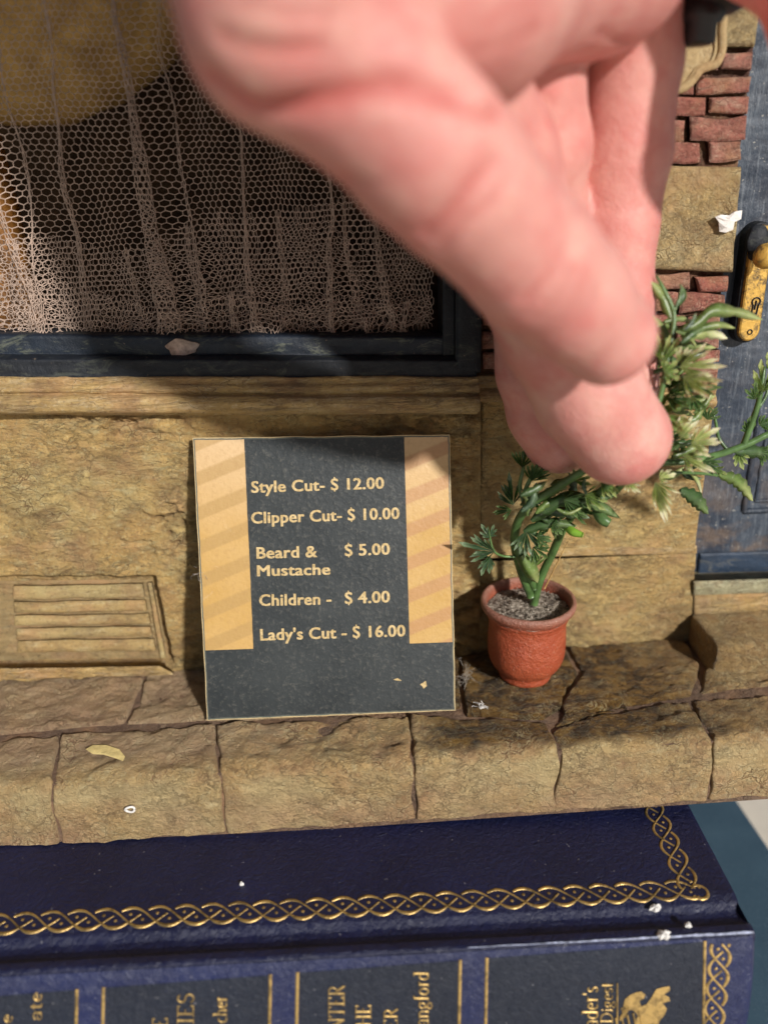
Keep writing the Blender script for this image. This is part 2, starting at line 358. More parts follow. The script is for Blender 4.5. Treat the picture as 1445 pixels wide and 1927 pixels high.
def terra():
    n = NT('painted_terracotta'); a = n.noise(1.6, 6, 0.65, 0.5)
    col = n.mix(n.ramp(a, (0.36, 0), (0.68, 1)), (0.33, 0.058, 0.022), (0.42, 0.095, 0.038))
    sc2 = n.noise(5, 8, 0.75, 0.5, n.vec(1, 1, 2.2)); col = n.mix(n.ramp(sc2, (0.58, 0), (0.72, 0.5)), col, (0.6, 0.28, 0.14))
    z = n.sep()[2]
    dust = n.math('MULTIPLY', n.ramp(n.math('ADD', n.math('MULTIPLY', z, 0.5), n.math('MULTIPLY', n.noise(4, 6), 0.14)), (0.76, 0), (0.9, 1)), 0.75)
    col = n.mix(dust, col, (0.28, 0.16, 0.12))
    f = n.noise(17, 3); col = n.mix(n.ramp(f, (0.64, 0), (0.72, 0.5)), col, (0.62, 0.42, 0.33))
    return n.out(col, 0.42, n.bump(n.math('ADD', n.noise(5, 8, 0.7), n.math('MULTIPLY', n.noise(22, 3), 0.5)), 0.06, 0.9))
M['terra'] = terra()
def soil():
    n = NT('grey_dusty_soil'); a = n.noise(9, 7, 0.75)
    col = n.ramp(a, (0.38, (0.06, 0.045, 0.033)), (0.5, (0.28, 0.23, 0.18)), (0.62, (0.55, 0.48, 0.39)))
    return n.out(col, 0.95, n.bump(n.noise(15, 6, 0.7), 0.06, 1.0))
M['soil'] = soil()
def leafm(name, c, tip, rough=0.38):
    n = NT(name); u, v, _ = n.uv()
    a = n.noise(3.5, 5, 0.6); col = n.mix(n.ramp(a, (0.35, 0), (0.7, 1)), [x*0.7 for x in c], [x*1.25 for x in c])
    col = n.mix(n.ramp(n.math('ADD', u, n.math('MULTIPLY', n.math('SUBTRACT', n.noise(6, 3), 0.5), 0.6)), (0.45, 0), (1.0, 0.9)), col, tip)
    f = n.noise(16, 3); col = n.mix(n.ramp(f, (0.62, 0), (0.72, 0.4)), col, (0.5, 0.52, 0.4))
    m = n.out(col, rough, n.bump(n.noise(7, 5), 0.02, 0.6)); 
    n.b.inputs['Subsurface Weight'].default_value = 0.25; n.b.inputs['Subsurface Radius'].default_value = (0.5, 1, 0.2)
    n.b.inputs['Subsurface Scale'].default_value = 0.0006
    return m
M['leaf_dark'] = leafm('dark_green_plastic', (0.05, 0.095, 0.03), (0.14, 0.2, 0.07))
M['leaf_mid'] = leafm('mid_green_plastic', (0.11, 0.165, 0.04), (0.38, 0.41, 0.16))
M['leaf_pale'] = leafm('pale_green_plastic', (0.28, 0.32, 0.11), (0.74, 0.7, 0.48))
M['leaf_grey'] = leafm('dusty_green_plastic', (0.05, 0.09, 0.045), (0.17, 0.22, 0.13))
M['stem'] = simple('green_plastic_stem', (0.08, 0.15, 0.045), 0.32, 3, 0.015, 0.4)
M['stem_bright'] = simple('bright_green_cut_stem', (0.16, 0.3, 0.03), 0.35, 3, 0.01, 0.3)

def skin():
    n = NT('skin')
    a = n.noise(0.9, 4, 0.55, 0.4)
    col = n.mix(n.ramp(a, (0.36, 0), (0.66, 1)), (0.59, 0.235, 0.205), (0.68, 0.34, 0.29))
    b = n.noise(2.6, 5, 0.6, 0.6); col = n.mix(n.ramp(b, (0.48, 0), (0.7, 0.45)), col, (0.58, 0.15, 0.14))
    c = n.noise(1.7, 3, 0.5); col = n.mix(n.ramp(c, (0.55, 0), (0.75, 0.5)), col, (0.72, 0.43, 0.35))
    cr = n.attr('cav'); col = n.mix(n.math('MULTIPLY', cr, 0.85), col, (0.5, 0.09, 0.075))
    nb = n.bump(n.noise(9, 7, 0.7, 0.6, n.vec(1, 1, 1)), 0.03, 0.6)
    nb = n.bump(n.vor(16, None, 'DISTANCE_TO_EDGE'), 0.016, 0.5, nb)
    m = n.out(col, n.math('ADD', 0.33, n.math('MULTIPLY', n.noise(4, 4), 0.2)), nb)
    n.b.inputs['Subsurface Weight'].default_value = 0.35; n.b.inputs['Subsurface Radius'].default_value = (1.0, 0.3, 0.16)
    n.b.inputs['Subsurface Scale'].default_value = 0.0014
    n.b.inputs['Specular IOR Level'].default_value = 0.4
    return m
M['skin'] = skin()

# ------------------------------------------------------------------ sculpted slabs on the wall
def bil(c, a, b):   # c: TL TR BR BL as (x,z); a across, b down
    c = [np.asarray(q, float) for q in c]
    a = a[..., None]; b = b[..., None]
    return (c[0]*(1-a)+c[1]*a)*(1-b)+(c[3]*(1-a)+c[2]*a)*b
def slab(name, c, y, depth, mat, parent, res=0.04, rr=0.06, amp=0.03, kind='rough', wob=0.0, seed=0.0, label=None, hole=None):
    c = [np.asarray(q, float) for q in c]
    wd = max(np.linalg.norm(c[1]-c[0]), np.linalg.norm(c[2]-c[3])); ht = max(np.linalg.norm(c[3]-c[0]), np.linalg.norm(c[2]-c[1]))
    nu, nv = max(6, int(wd/res)+1), max(6, int(ht/res)+1)
    e = min(rr*1.5, 0.45*min(wd, ht))
    def ax(n, L):
        t = np.linspace(0, 1, n); k = e/L
        extra = np.array([0.12, 0.3, 0.6])*k
        return np.unique(np.r_[t, extra, 1-extra])
    ua, va = ax(nu, wd), ax(nv, ht); nu, nv = len(ua), len(va)
    A, B = np.meshgrid(ua, va, indexing='ij')
    Q = bil(c, A, B); X, Z = Q[..., 0].copy(), Q[..., 1].copy()
    d = np.minimum(np.minimum(A, 1-A)*wd, np.minimum(B, 1-B)*ht)
    if wob:
        X += wob*pn(X*2.3+seed, Z*2.3, 5.5)*np.minimum(1, 1); Z += wob*pn(X*1.7, Z*2.9+seed, 9.5)
    cav = np.zeros_like(X)
    if kind == 'flaky':
        wx = X+0.25*fbm(X*0.9, Z*1.4, 2, 3)
        h1 = ridge(wx*1.3+seed, Z*2.9, 1.3, 6, 0.62)
        zone = np.clip(0.55+0.9*fbm(X*0.35+seed, Z*0.5, 8, 2), 0.15, 1.2)
        h = -(np.clip(h1-0.42, 0, 1)**1.4)*zone*2.2+0.6*fbm(X*2.6, Z*4.4, 3.3, 5)*zone+0.5*fbm(X*0.6, Z*0.6, seed, 3)
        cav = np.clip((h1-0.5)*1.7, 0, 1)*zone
    elif kind == 'grain':
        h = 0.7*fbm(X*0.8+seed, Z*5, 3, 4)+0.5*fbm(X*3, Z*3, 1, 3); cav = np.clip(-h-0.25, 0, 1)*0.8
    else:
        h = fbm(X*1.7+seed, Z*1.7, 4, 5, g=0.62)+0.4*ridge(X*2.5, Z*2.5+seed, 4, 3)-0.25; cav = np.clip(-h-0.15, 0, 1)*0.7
    t = np.clip(1-d/rr, 0, 1); rnd = rr*(1-np.sqrt(np.clip(1-t*t, 0, 1)))*0.85
    Y = y-amp*h*np.clip(d/rr*0.7+0.3, 0, 1)+rnd
    if hole is not None:
        hq, hd = hole; sd = np.full(X.shape, 99.0)
        for k in range(4):
            p, q = np.array(hq[k]), np.array(hq[(k+1) % 4]); e_ = (q-p)/np.linalg.norm(q-p)
            sd = np.minimum(sd, (Z-p[1])*e_[0]*-1+(X-p[0])*e_[1]+0.02*pn(X*2.5, Z*2.5, 8))
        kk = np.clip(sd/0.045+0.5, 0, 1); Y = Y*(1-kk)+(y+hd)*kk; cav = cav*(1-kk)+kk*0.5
    V = np.stack([X, Y, Z], -1)
    ring = list(range(0, nv))+[i*nv+nv-1 for i in range(1, nu)]+[(nu-1)*nv+j for j in range(nv-2, -1, -1)]+[i*nv for i in range(nu-2, 0, -1)]
    Vf = V.reshape(-1, 3); back = Vf[ring].copy(); back[:, 1] = y+depth; n0 = len(Vf); m = len(ring)
    F1 = gridf(nu, nv, flip=True)
    F2 = np.array([(ring[k], ring[(k+1) % m], n0+(k+1) % m, n0+k) for k in range(m)])
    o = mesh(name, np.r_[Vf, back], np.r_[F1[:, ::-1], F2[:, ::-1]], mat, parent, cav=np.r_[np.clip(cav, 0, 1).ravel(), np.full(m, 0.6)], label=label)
    return o
def qd(p, y):  # four photo corners on the plane y -> (x,z)
    return [PY(u, v, y)[[0, 2]] for u, v in p]

B = thing('model_shopfront', 'painted resin model shopfront of stone and brick with dark window and blue door', 'model building', (0, 0, -1.45))
# body that everything is modelled on
mesh('wall_core', *join([box(-13, -4.0, 0.55, 1.2, -1.4, 6.1), box(-4.0, 6.3, 0.3, 1.2, -1.4, 6.1), box(2.1, 6.15, 0.3, 1.2, 6.1, 15), box(-13, 12, 7.8, 8.1, -1.4, 15),
     box(-13, 3.1, 1.2, 7.8, 6.0, 6.1), box(3.1, 3.25, 1.2, 7.8, 6, 15), box(-13, -12.8, 0.5, 7.8, 6.1, 15), box(-13, 3.25, 0.4, 7.8, 14.8, 15), box(6.3, 12, 0.6, 1.2, -1.4, 15)]), M['inside'], B, smooth=False)
# lower wall, left of the corner
wl = slab('wall', [(-12.5, 5.45), (2.3, 5.08), (2.36, -0.2), (-12.5, -0.05)], -0.08, 0.5, M['wall'], B, 0.031, 0.05, 0.11, 'flaky', hole=(qd([(-240, 1090), (292, 1086), (326, 1252), (-240, 1264)], -0.08), 0.27))
# (the vent sits in a shallow frame on it)
wr = slab('wall', [(2.33, 5.15), (6.5, 5.1), (6.5, 2.0), (2.33, 2.06)], 0.06, 0.4, M['wall'], B, 0.035, 0.05, 0.05, 'rough', seed=3)
wr2 = slab('wall', [(2.34, 1.97), (6.52, 1.9), (6.66, -0.15), (2.34, -0.15)], 0.0, 0.4, M['wall'], B, 0.035, 0.07, 0.06, 'flaky', seed=9)
mesh('groove', *box(2.3, 6.4, 0.17, 0.3, 1.85, 2.1), M['joint'], B, smooth=False)
# thin listel just above the groove
slab('listel', qd([(912, 1036), (1312, 1028), (1312, 1043), (912, 1052)], 0.02), 0.02, 0.3, M['mould'], B, 0.05, 0.05, 0.02, 'grain')

# ------------------------------------------------------------------ vent in the left wall
vy = 0.13
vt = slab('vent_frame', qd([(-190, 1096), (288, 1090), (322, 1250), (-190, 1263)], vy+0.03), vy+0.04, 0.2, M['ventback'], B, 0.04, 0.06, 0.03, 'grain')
rows = [(1107, 1131), (1137, 1157), (1163, 1181), (1187, 1205), (1211, 1232)]
for k, (a, b_) in enumerate(rows):
    slab('slat', qd([(22+k*2, a), (268+k*5, a-4), (272+k*5, b_-4), (22+k*2, b_)], vy-0.085), vy-0.085, 0.2, M['vent'], vt, 0.03, 0.1, 0.025, 'grain', 0.02, seed=k*3.0)
slab('vent_stile', qd([(278, 1098), (286, 1098), (312, 1240), (302, 1240)], vy-0.04), vy-0.04, 0.12, M['vent'], vt, 0.04, 0.04, 0.02, 'grain', 0.01)
slab('base_band', qd([(-700, 1272), (300, 1256), (330, 1272), (-700, 1298)], -0.2), -0.2, 0.3, M['mould'], B, 0.05, 0.06, 0.035, 'grain', 0.01)

# ------------------------------------------------------------------ sill moulding (swept profiles)
def sweep(name, prof, xa, xb, za, zb, mat, parent, n=220, amp=0.02, endcap=True, seed=0, yoff=0.0, label=None):
    prof = np.asarray(prof, float)
    d = np.r_[0, np.cumsum(np.linalg.norm(np.diff(prof, axis=0), axis=1))]
    t = np.linspace(0, d[-1], max(24, int(d[-1]/0.03)))
    Y = np.interp(t, d, prof[:, 0]); Z = np.interp(t, d, prof[:, 1])
    xs = np.linspace(xa, xb, n); X, T = np.meshgrid(xs, t, indexing='ij')
    YY = np.broadcast_to(Y, X.shape); ZZ = np.broadcast_to(Z, X.shape)+(za+(zb-za)*(X-xa)/(xb-xa))
    h = fbm(X*0.9+seed, T*4.5, 2, 5)+0.35*ridge(X*3, T*3+seed, 1, 3)-0.2
    nn = np.gradient(np.c_[Y, Z], axis=0); nn = np.c_[-nn[:, 1], nn[:, 0]]; nn /= np.linalg.norm(nn, axis=1)[:, None]+1e-9
    sgn = 1.0 if nn[len(nn)//2, 0] < 0 else -1.0
    V = np.stack([X, YY+yoff+sgn*amp*h*nn[None, :, 0], ZZ+sgn*amp*h*nn[None, :, 1]], -1)
    Fc = gridf(n, len(t)).tolist(); m = len(t)
    Fc.append(list(range(m))); Fc.append(list(range((n-1)*m, n*m))[::-1])
    return mesh(name, V, Fc, mat, parent, cav=np.clip(-h*0.8-0.15, 0, 1).ravel(), label=label)
def zl(u, v, y): return PY(u, v, y)[2]
za, zb = zl(0, 712, -0.3), zl(900, 712, -0.3)      # sill top line
xa0, xb0 = PY(0, 712, -0.3)[0], PY(900, 712, -0.3)[0]
sl_ = (zb-za)/(xb0-xa0)
sweep('sill', [(0.3, 0.02), (-0.22, 0.0), (-0.25, -0.10), (-0.31, -0.13), (-0.33, -0.22), (-0.27, -0.26), (-0.4, -0.29), (-0.46, -0.38), (-0.44, -0.5), (-0.36, -0.57), (-0.2, -0.6), (-0.16, -0.66), (0.1, -0.68)],
      -12.6, 2.22, za+sl_*(-12.6-xa0), za+sl_*(2.22-xa0), M['mould'], B, 420, 0.018)
sweep('string_course', [(0.3, 0.02), (-0.05, 0.0), (-0.08, -0.16), (-0.02, -0.22), (-0.1, -0.26), (-0.16, -0.34), (-0.12, -0.43), (0.0, -0.48), (0.2, -0.5)],
      2.24, 6.42, zl(915, 705, 0), zl(1365, 705, 0)-0.1, M['mould'], B, 180, 0.018, seed=4)

# ------------------------------------------------------------------ window
za2, zb2 = zl(0, 712, -0.12), zl(900, 712, -0.12); s2 = (zb2-za2)/(xb0-xa0)
wf = sweep('window', [(0.5, 0.36), (-0.02, 0.36), (-0.14, 0.30), (-0.16, 0.05), (-0.2, 0.02), (-0.2, -0.02), (0.3, -0.03)],
      -12.6, 2.2, za2+s2*(-12.6-xa0), za2+s2*(2.2-xa0), M['frame'], B, 380, 0.015, seed=2)
wf['label'] = 'outer black rail of the shop window frame'
za3, zb3 = zl(0, 676, 0.08), zl(900, 676, 0.08); s3 = (zb3-za3)/(xb0-xa0)
sweep('rail', [(0.7, 0.40), (0.12, 0.40), (0.06, 0.36), (0.05, 0.08), (0.0, 0.03), (0.0, -0.06), (0.3, -0.08)],
      -12.6, 1.82, za3+s3*(-12.6-xa0), za3+s3*(1.82-xa0), M['frame2'], wf, 380, 0.018, seed=7)
# jambs
def jamb(name, u0, u1, y, d, mat, zbt, rr, seed):
    x0, x1 = PY(u0, 640, y)[0], PY(u1, 640, y)[0]
    return slab(name, [(x0, 14.5), (x1, 14.5), (x1, zbt), (x0, zbt)], y, d, mat, wf, 0.06, rr, 0.015, 'grain', seed=seed)
jamb('jamb', 858, 907, -0.17, 0.7, M['frame'], 5.62, 0.1, 1)
jamb('jamb', 833, 857, 0.0, 0.7, M['frame'], 5.9, 0.04, 2)
mesh('paint_chip', *(lambda c: join([([*[(c[0]+0.26*math.cos(t)*(1+0.14*math.sin(5*t)), 0.012, c[2]+0.14*math.sin(t)*(1+0.18*math.cos(3*t))) for t in np.linspace(0, 2*np.pi, 22, endpoint=False)],
     *[(c[0]+0.26*math.cos(t)*(1+0.14*math.sin(5*t)), 0.07, c[2]+0.14*math.sin(t)*(1+0.18*math.cos(3*t))) for t in np.linspace(0, 2*np.pi, 22, endpoint=False)]],
     [tuple(range(22))]+[(i, (i+1) % 22, 22+(i+1) % 22, 22+i) for i in range(22)])]))(PY(344, 654, 0.02)), simple('pinkish_chipped_paint', (0.42, 0.32, 0.27), 0.6, 6, 0.02, 0.5), wf)

# ------------------------------------------------------------------ net curtain
def net_sheet(x0, x1, z0, z1, stretch, folds, y0, seed, top=None, rad=0.0076, crump=1.0):
    L = 0.0585                                        # side of one hexagon
    ncol = int((x1-x0)/stretch/(math.sqrt(3)*L))+2; nrow = int((z1-z0)/(1.5*L))+2
    i, j = np.meshgrid(np.arange(ncol), np.arange(nrow), indexing='ij')
    sx = (i+0.5*(j % 2))*math.sqrt(3)*L; sz = j*1.5*L
    def P3(s, t):
        z = z0+t; k = np.clip((z1-z)/(z1-z0), 0, 1)
        low = np.exp(-np.clip(z-z0, 0, 9)/0.55)*crump
        x = x0+stretch*s; y = y0+0.10*pn(s*0.9+seed, t*0.35, 1)+0.05*pn(s*2.2, t*0.8+seed, 3)
        for s0, sl2, wd, a, b_ in folds:
            c = s0+sl2*k+0.10*pn(t*0.6, s0+seed, 2)*1.5
            u = (s-c)/wd; g = np.exp(-u*u/2)
            kk = 0.35+0.9*k
            x = x-a*kk*u*g; y = y-b_*kk*g
        x = x+low*0.16*pn(s*2.3+seed, t*2.3, 7)+0.025*pn(s*4, t*3, 6+seed)+0.09*pn(s*0.8, t*0.9, seed+11)
        y = y-low*0.28*np.abs(pn(s*1.4, t*2.4, seed+8))
        z = z+low*0.22*pn(s*1.9, t*2.7+seed, 9)+0.05*pn(s*1.1, t*1.1, 12+seed)+0.02*pn(s*4.3, t*4, 3+seed)
        return np.stack([x, y, np.maximum(z, z0-0.05)], -1)
    a = P3(sx, sz); b2 = P3(sx, sz+L)
    nx = np.where(j % 2 == 0, i, i+1); nx2 = np.where(j % 2 == 0, i-1, i)
    E0, E1 = [], []
    ok = np.ones_like(i, bool); E0.append(a.reshape(-1, 3)); E1.append(b2.reshape(-1, 3))
    for nn in (nx, nx2):
        v = (nn >= 0) & (nn < ncol) & (j+1 < nrow)
        E0.append(b2[v]); E1.append(a[nn[v], (j+1)[v]])
    E0, E1 = np.concatenate(E0), np.concatenate(E1)
    keep = (E0[:, 0] < x1+0.02) & (E1[:, 0] < x1+0.02)
    if top is not None:
        keep &= E0[:, 2] < top(E0[:, 0])
    return E0[keep], E1[keep], rad
def prisms(E0, E1, r):
    T = E1-E0; T /= np.linalg.norm(T, axis=1)[:, None]+1e-9
    A = np.cross(T, [0, 1, 0.02]); A /= np.linalg.norm(A, axis=1)[:, None]+1e-9; Bv = np.cross(T, A)
    vs = []
    for P in (E0-T*r*0.6, E1+T*r*0.6):
        for k in range(3):
            t = 2*math.pi*k/3+0.5; vs.append(P+r*(math.cos(t)*A+math.sin(t)*Bv))
    V = np.stack(vs, 1); n = len(E0); b = (np.arange(n)*6)[:, None]
    Fc = np.concatenate([b+np.array([[k, (k+1) % 3, 3+(k+1) % 3, 3+k]]) for k in range(3)])
    return V.reshape(-1, 3), Fc
zb_net = 6.25
xr = PY(815, 500, 0.45)[0]
foldsA = [(0.8, 0.75, 0.26, 0.44, 0.22), (2.05, 0.45, 0.2, 0.3, 0.16), (2.95, -0.1, 0.16, 0.2, 0.12), (4.0, -0.35, 0.24, 0.3, 0.16), (5.25, 0.35, 0.3, 0.52, 0.3), (6.2, 0.2, 0.14, 0.2, 0.12), (7.6, -0.1, 0.24, 0.26, 0.14), (9.2, 0.2, 0.22, 0.24, 0.12), (10.4, 0.1, 0.2, 0.26, 0.12)]
n1 = net_sheet(-6.9, xr, zb_net, 12.4, 0.72, foldsA, 0.55, 0.0)
foldsB = [(1.2, 0.3, 0.2, 0.25, 0.1), (2.9, -0.4, 0.25, 0.3, 0.14), (5.2, 0.5, 0.2, 0.25, 0.12), (7.0, 0.3, 0.25, 0.3, 0.1), (9.4, 0.3, 0.2, 0.25, 0.1), (11.3, 0.1, 0.2, 0.25, 0.1)]
n2 = net_sheet(-6.9, xr-0.1, zb_net, 9.6, 0.62, foldsB, 0.72, 21.0, top=lambda x: 8.25+0.75*pn(x*0.55, 0.3, 4.4)+0.12*pn(x*4, 1, 1))
n3 = net_sheet(-6.9, xr-0.05, zb_net, 8.0, 0.7, foldsB[::-1], 0.45, 40.0, top=lambda x: 6.85+0.5*np.clip(-(x+3.2)*0.5, 0, 2.0)+0.3*pn(x*0.9, 2.3, 1.4))
NV, NF, no = [], [], 0
for e in (n1, n2, n3):
    v_, f_ = prisms(*e); NV.append(v_); NF.append(f_+no); no += len(v_)
net = mesh('net_curtain', np.concatenate(NV), np.concatenate(NF), M['net'], smooth=False, base=(-3, 0.6, 6.42))
tag(net, 'dusty pinkish hexagonal net curtain gathered in folds behind the dark window frame', 'curtain')

# rounded tan shape and amber shape inside the window
def blob(name, c, r, mat, parent=None, seed=0, n=40, amp=0.12, **kw):
    th = np.linspace(0, 2*np.pi, n, endpoint=False); ph = np.linspace(0.02, np.pi-0.02, n//2)
    T, Pp = np.meshgrid(th, ph, indexing='ij')
    D = np.stack([np.cos(T)*np.sin(Pp), np.sin(T)*np.sin(Pp), np.cos(Pp)], -1)
    k = 1+amp*fbm(D[..., 0]*1.3+seed, D[..., 1]*1.3, D[..., 2]*1.3, 3)
    V = np.array(c)+D*np.array(r)*k[..., None]
    return mesh(name, V, gridf(n, n//2, closed=True, flip=True), mat, parent, **kw)
c = PY(40, -20, 5.6); o = blob('bundle', (c[0], 5.6, c[2]+0.5), (3.5, 1.2, 2.9), M['tan'], seed=3)
tag(o, 'blurred tan rounded bundle behind the net at the top left of the window', 'bundle')
c = PY(-40, 340, 1.9)
o = mesh('post', *tube([(c[0], 1.9, 6.1), (c[0]+0.05, 1.95, 8.5), (c[0]-0.1, 2.0, 11)], [0.55, 0.5, 0.45], 20), M['orange'])
tag(o, 'amber brown post behind the net at the left edge of the window', 'post')
# ------------------------------------------------------------------ bricks and stone blocks of the pier
def cr3(p): return (1100+p[0]/2.754, p[1]/2.754)
yb = 0.0
BR = [[(712, 268), (878, 268), (865, 368), (708, 362)], [(440, 270), (704, 266), (700, 362), (440, 366)],
      [(578, 400), (865, 393), (862, 483), (575, 490)], [(430, 400), (568, 398), (568, 490), (430, 495)],
      [(440, 505), (636, 503), (630, 602), (440, 607)], [(642, 500), (852, 497), (840, 594), (640, 592)],
      [(400, 618), (525, 617), (525, 727), (400, 732)], [(538, 613), (838, 606), (828, 722), (540, 730)],
      [(380, 740), (600, 743), (612, 840), (380, 846)], [(646, 733), (818, 729), (822, 838), (644, 845)],
      [(300, 1424), (556, 1420), (552, 1500), (300, 1506)], [(570, 1430), (742, 1428), (735, 1512), (580, 1517)],
      [(300, 1520), (486, 1515), (476, 1612), (300, 1620)], [(494, 1512), (726, 1534), (722, 1612), (487, 1624)],
      [(300, 1634), (530, 1630), (530, 1686), (300, 1700)], [(540, 1636), (712, 1630), (704, 1710), (540, 1716)],
      [(470, 1724), (703, 1720), (699, 1806), (470, 1812)], [(300, 1715), (460, 1720), (460, 1810), (300, 1812)],
      [(300, 1824), (560, 1820), (560, 1886), (300, 1890)], [(570, 1820), (697, 1816), (692, 1884), (572, 1888)],
      [(300, 1900), (480, 1900), (480, 1960), (300, 1962)], [(490, 1900), (690, 1896), (688, 1956), (490, 1960)]]
for k, q in enumerate(BR):
    slab('brick', qd([cr3(p) for p in q], yb), yb-0.05*rng.random(), 0.32, M['brick'], B, 0.03, 0.075, 0.04, 'rough', 0.05, seed=k*5.3)
# the rows that run on behind the hand to the window jamb
v0 = 0
rowv = [(-130, -75), (-70, -30), (-22, 20), (28, 62), (68, 92), (98, 133), (146, 178), (184, 220), (225, 264), (270, 305), (518, 546), (552, 588), (593, 616), (605+18, 658), (662, 696)]
for r, (a, b_) in enumerate(rowv):
    u = 912.0 if a < 500 else 909.0; k = 0
    umax = 1240 if a < 400 else 1205
    while u < umax-20:
        wdt = rng.uniform(70, 120) if not (k == 0 and r % 2) else rng.uniform(35, 60)
        u1 = min(u+wdt, umax)
        if umax-u1 < 25: u1 = umax
        slab('brick', qd([(u, a+rng.uniform(0, 2)), (u1, a+rng.uniform(0, 2)), (u1, b_), (u, b_-rng.uniform(0, 2))], yb), yb-0.05*rng.random(), 0.32, M['brick'], B, 0.05, 0.07, 0.035, 'rough', 0.04, seed=r*7+k)
        u = u1+6; k += 1
slab('stone_block', qd([cr3((392, 858)), cr3((818, 866)), cr3((772, 1412)), cr3((300, 1398))], -0.06), -0.08, 0.4, M['block'], B, 0.03, 0.12, 0.05, 'rough', 0.02, seed=2)
slab('stone_block', qd([(912, 312), (1218, 312), (1210, 506), (912, 508)], -0.06), -0.08, 0.4, M['block'], B, 0.05, 0.12, 0.05, 'rough', 0.02, seed=5)
slab('stone_block', qd([cr3((720, -420)), cr3((960, -420)), cr3((890, 246)), cr3((716, 240))], -0.06), -0.08, 0.4, M['block'], B, 0.04, 0.12, 0.05, 'rough', 0.02, seed=7)
slab('stone_block', qd([(1200, -130), (1355, -130), (1355, 86), (1200, 90)], -0.06), -0.06, 0.4, M['block'], B, 0.06, 0.12, 0.05, 'rough', 0.02, seed=8)
slab('mortar', [(2.2, 14.5), (6.33, 14.5), (6.38, 5.0), (2.2, 5.0)], 0.12, 0.2, M['mortar'], B, 0.06, 0.03, 0.05, 'rough', seed=1)

# cream plaque with double moulding
pq = [(1168, -150), (1356, -150), (1357, 60), (1354, 105), (1346, 120), (1330, 126), (1316, 132), (1304, 148), (1290, 162), (1272, 170), (1252, 172), (1232, 166), (1214, 150), (1204, 134), (1190, 126), (1176, 118), (1170, 100)]
def prism_poly(P, y0, y1):
    n = len(P); V = [(p[0], y0, p[1]) for p in P]+[(p[0], y1, p[1]) for p in P]
    return V, [tuple(range(n))]+[(i, (i+1) % n, n+(i+1) % n, n+i) for i in range(n)]
pl2 = [PY(u, v, -0.2)[[0, 2]] for u, v in pq]
pl_o = mesh('plaque', *prism_poly(pl2, -0.2, 0.1), M['plaque'], B, smooth=False)
pa = np.array([[p[0], -0.21, p[1]] for p in pl2])
cc = pa[:, [0, 2]].mean(0)
mesh('plaque_moulding', *tube(np.r_[pa, pa[:1]], 0.065, 8, 150), M['plaque'], B)
pin = pa.copy(); pin[:, 0] = cc[0]+(pin[:, 0]-cc[0])*0.86; pin[:, 2] = cc[1]+(pin[:, 2]-cc[1])*0.93
mesh('plaque_moulding', *tube(np.r_[pin, pin[:1]], 0.03, 6, 150), M['plaque'], B)

# ------------------------------------------------------------------ door, threshold, step
yd = 0.32
dz0 = PY(1380, 1086, yd)[2]
dr = slab('door', [(5.95, 14.5), (11.5, 14.5), (11.5, dz0-0.05), (5.95, dz0)], yd, 0.2, M['door'], B, 0.045, 0.03, 0.02, 'grain')
def bar(pts, r, mat, parent, nm, n=8, flat=1.0): return mesh(nm, *tube(pts, r, n, None, flat, True), mat, parent)
def strip(p, q, r, mat, parent, nm):
    p, q = np.array(p), np.array(q); return mesh(nm, *tube([p, p+(q-p)*0.01, q-(q-p)*0.01, q], [r*0.6, r, r, r*0.6], 10, None, 1, True), mat, parent)
px0, pz0, pz1 = PY(1398, 960, yd)[0], PY(1400, 962, yd)[2], 5.4
for a_, b_, r_ in (((px0, yd, pz1), (px0, yd, pz0), 0.06), ((px0, yd, pz0), (px0+2.3, yd, pz0), 0.06), ((px0+2.3, yd, pz0), (px0+2.3, yd, pz1), 0.06), ((px0, yd, pz1), (px0+2.3, yd, pz1), 0.06),
                   ((px0+0.2, yd, pz1-0.2), (px0+0.2, yd, pz0+0.2), 0.035), ((px0+0.2, yd, pz0+0.2), (px0+2.1, yd, pz0+0.2), 0.035)):
    strip(a_, b_, r_, M['door'], dr, 'panel_moulding')
slab('kick_board', qd([(1316, 1042), (1520, 1036), (1520, 1078), (1312, 1084)], yd-0.05), yd-0.06, 0.1, navy_mat('blue_kick_board', (0.012, 0.024, 0.045), (0.12, 0.12, 0.11), 0.6), dr, 0.05, 0.04, 0.015, 'grain')
# lock plate with keyhole and knob
def capsule_plate(c0, c1, r, y0, th, n=14):
    c0, c1 = np.array(c0), np.array(c1); d = (c1-c0)/np.linalg.norm(c1-c0); p = np.array([-d[1], d[0]])
    pts = [c1+r*(math.cos(t)*p+math.sin(t)*d) for t in np.linspace(0, np.pi, n)]+[c0+r*(math.cos(t)*p+math.sin(t)*d) for t in np.linspace(np.pi, 2*np.pi, n)]
    m = len(pts); V, Fc = [], []
    for sc_, yy in ((1.0, y0+th), (1.0, y0+0.06), (0.93, y0+0.015), (0.8, y0)):
        for q in pts:
            mid = c0+d*np.clip(np.dot(q-c0, d), 0, np.linalg.norm(c1-c0)); z = mid+(q-mid)*sc_; V.append((z[0], yy, z[1]))
    for k in range(3):
        Fc += [(k*m+i, k*m+(i+1) % m, (k+1)*m+(i+1) % m, (k+1)*m+i) for i in range(m)]
    Fc.append(tuple(range(3*m, 4*m))); return V, Fc
c0, c1 = PY(1436, 446, 0.0)[[0, 2]], PY(1411, 622, 0.0)[[0, 2]]
lp = mesh('lock_plate', *capsule_plate(c0, c1, 0.19, 0.02, 0.3), M['brass'], dr, smooth=False)
blk = mesh('lock_plate_edge', *capsule_plate(c0, c1, 0.235, 0.09, 0.23), M['frame'], dr, smooth=False)
kc = PY(1437, 482, -0.3)
bar([(kc[0], 0.05, kc[2]), (kc[0], -0.3, kc[2])], 0.1, M['frame'], dr, 'knob_stem', 14)
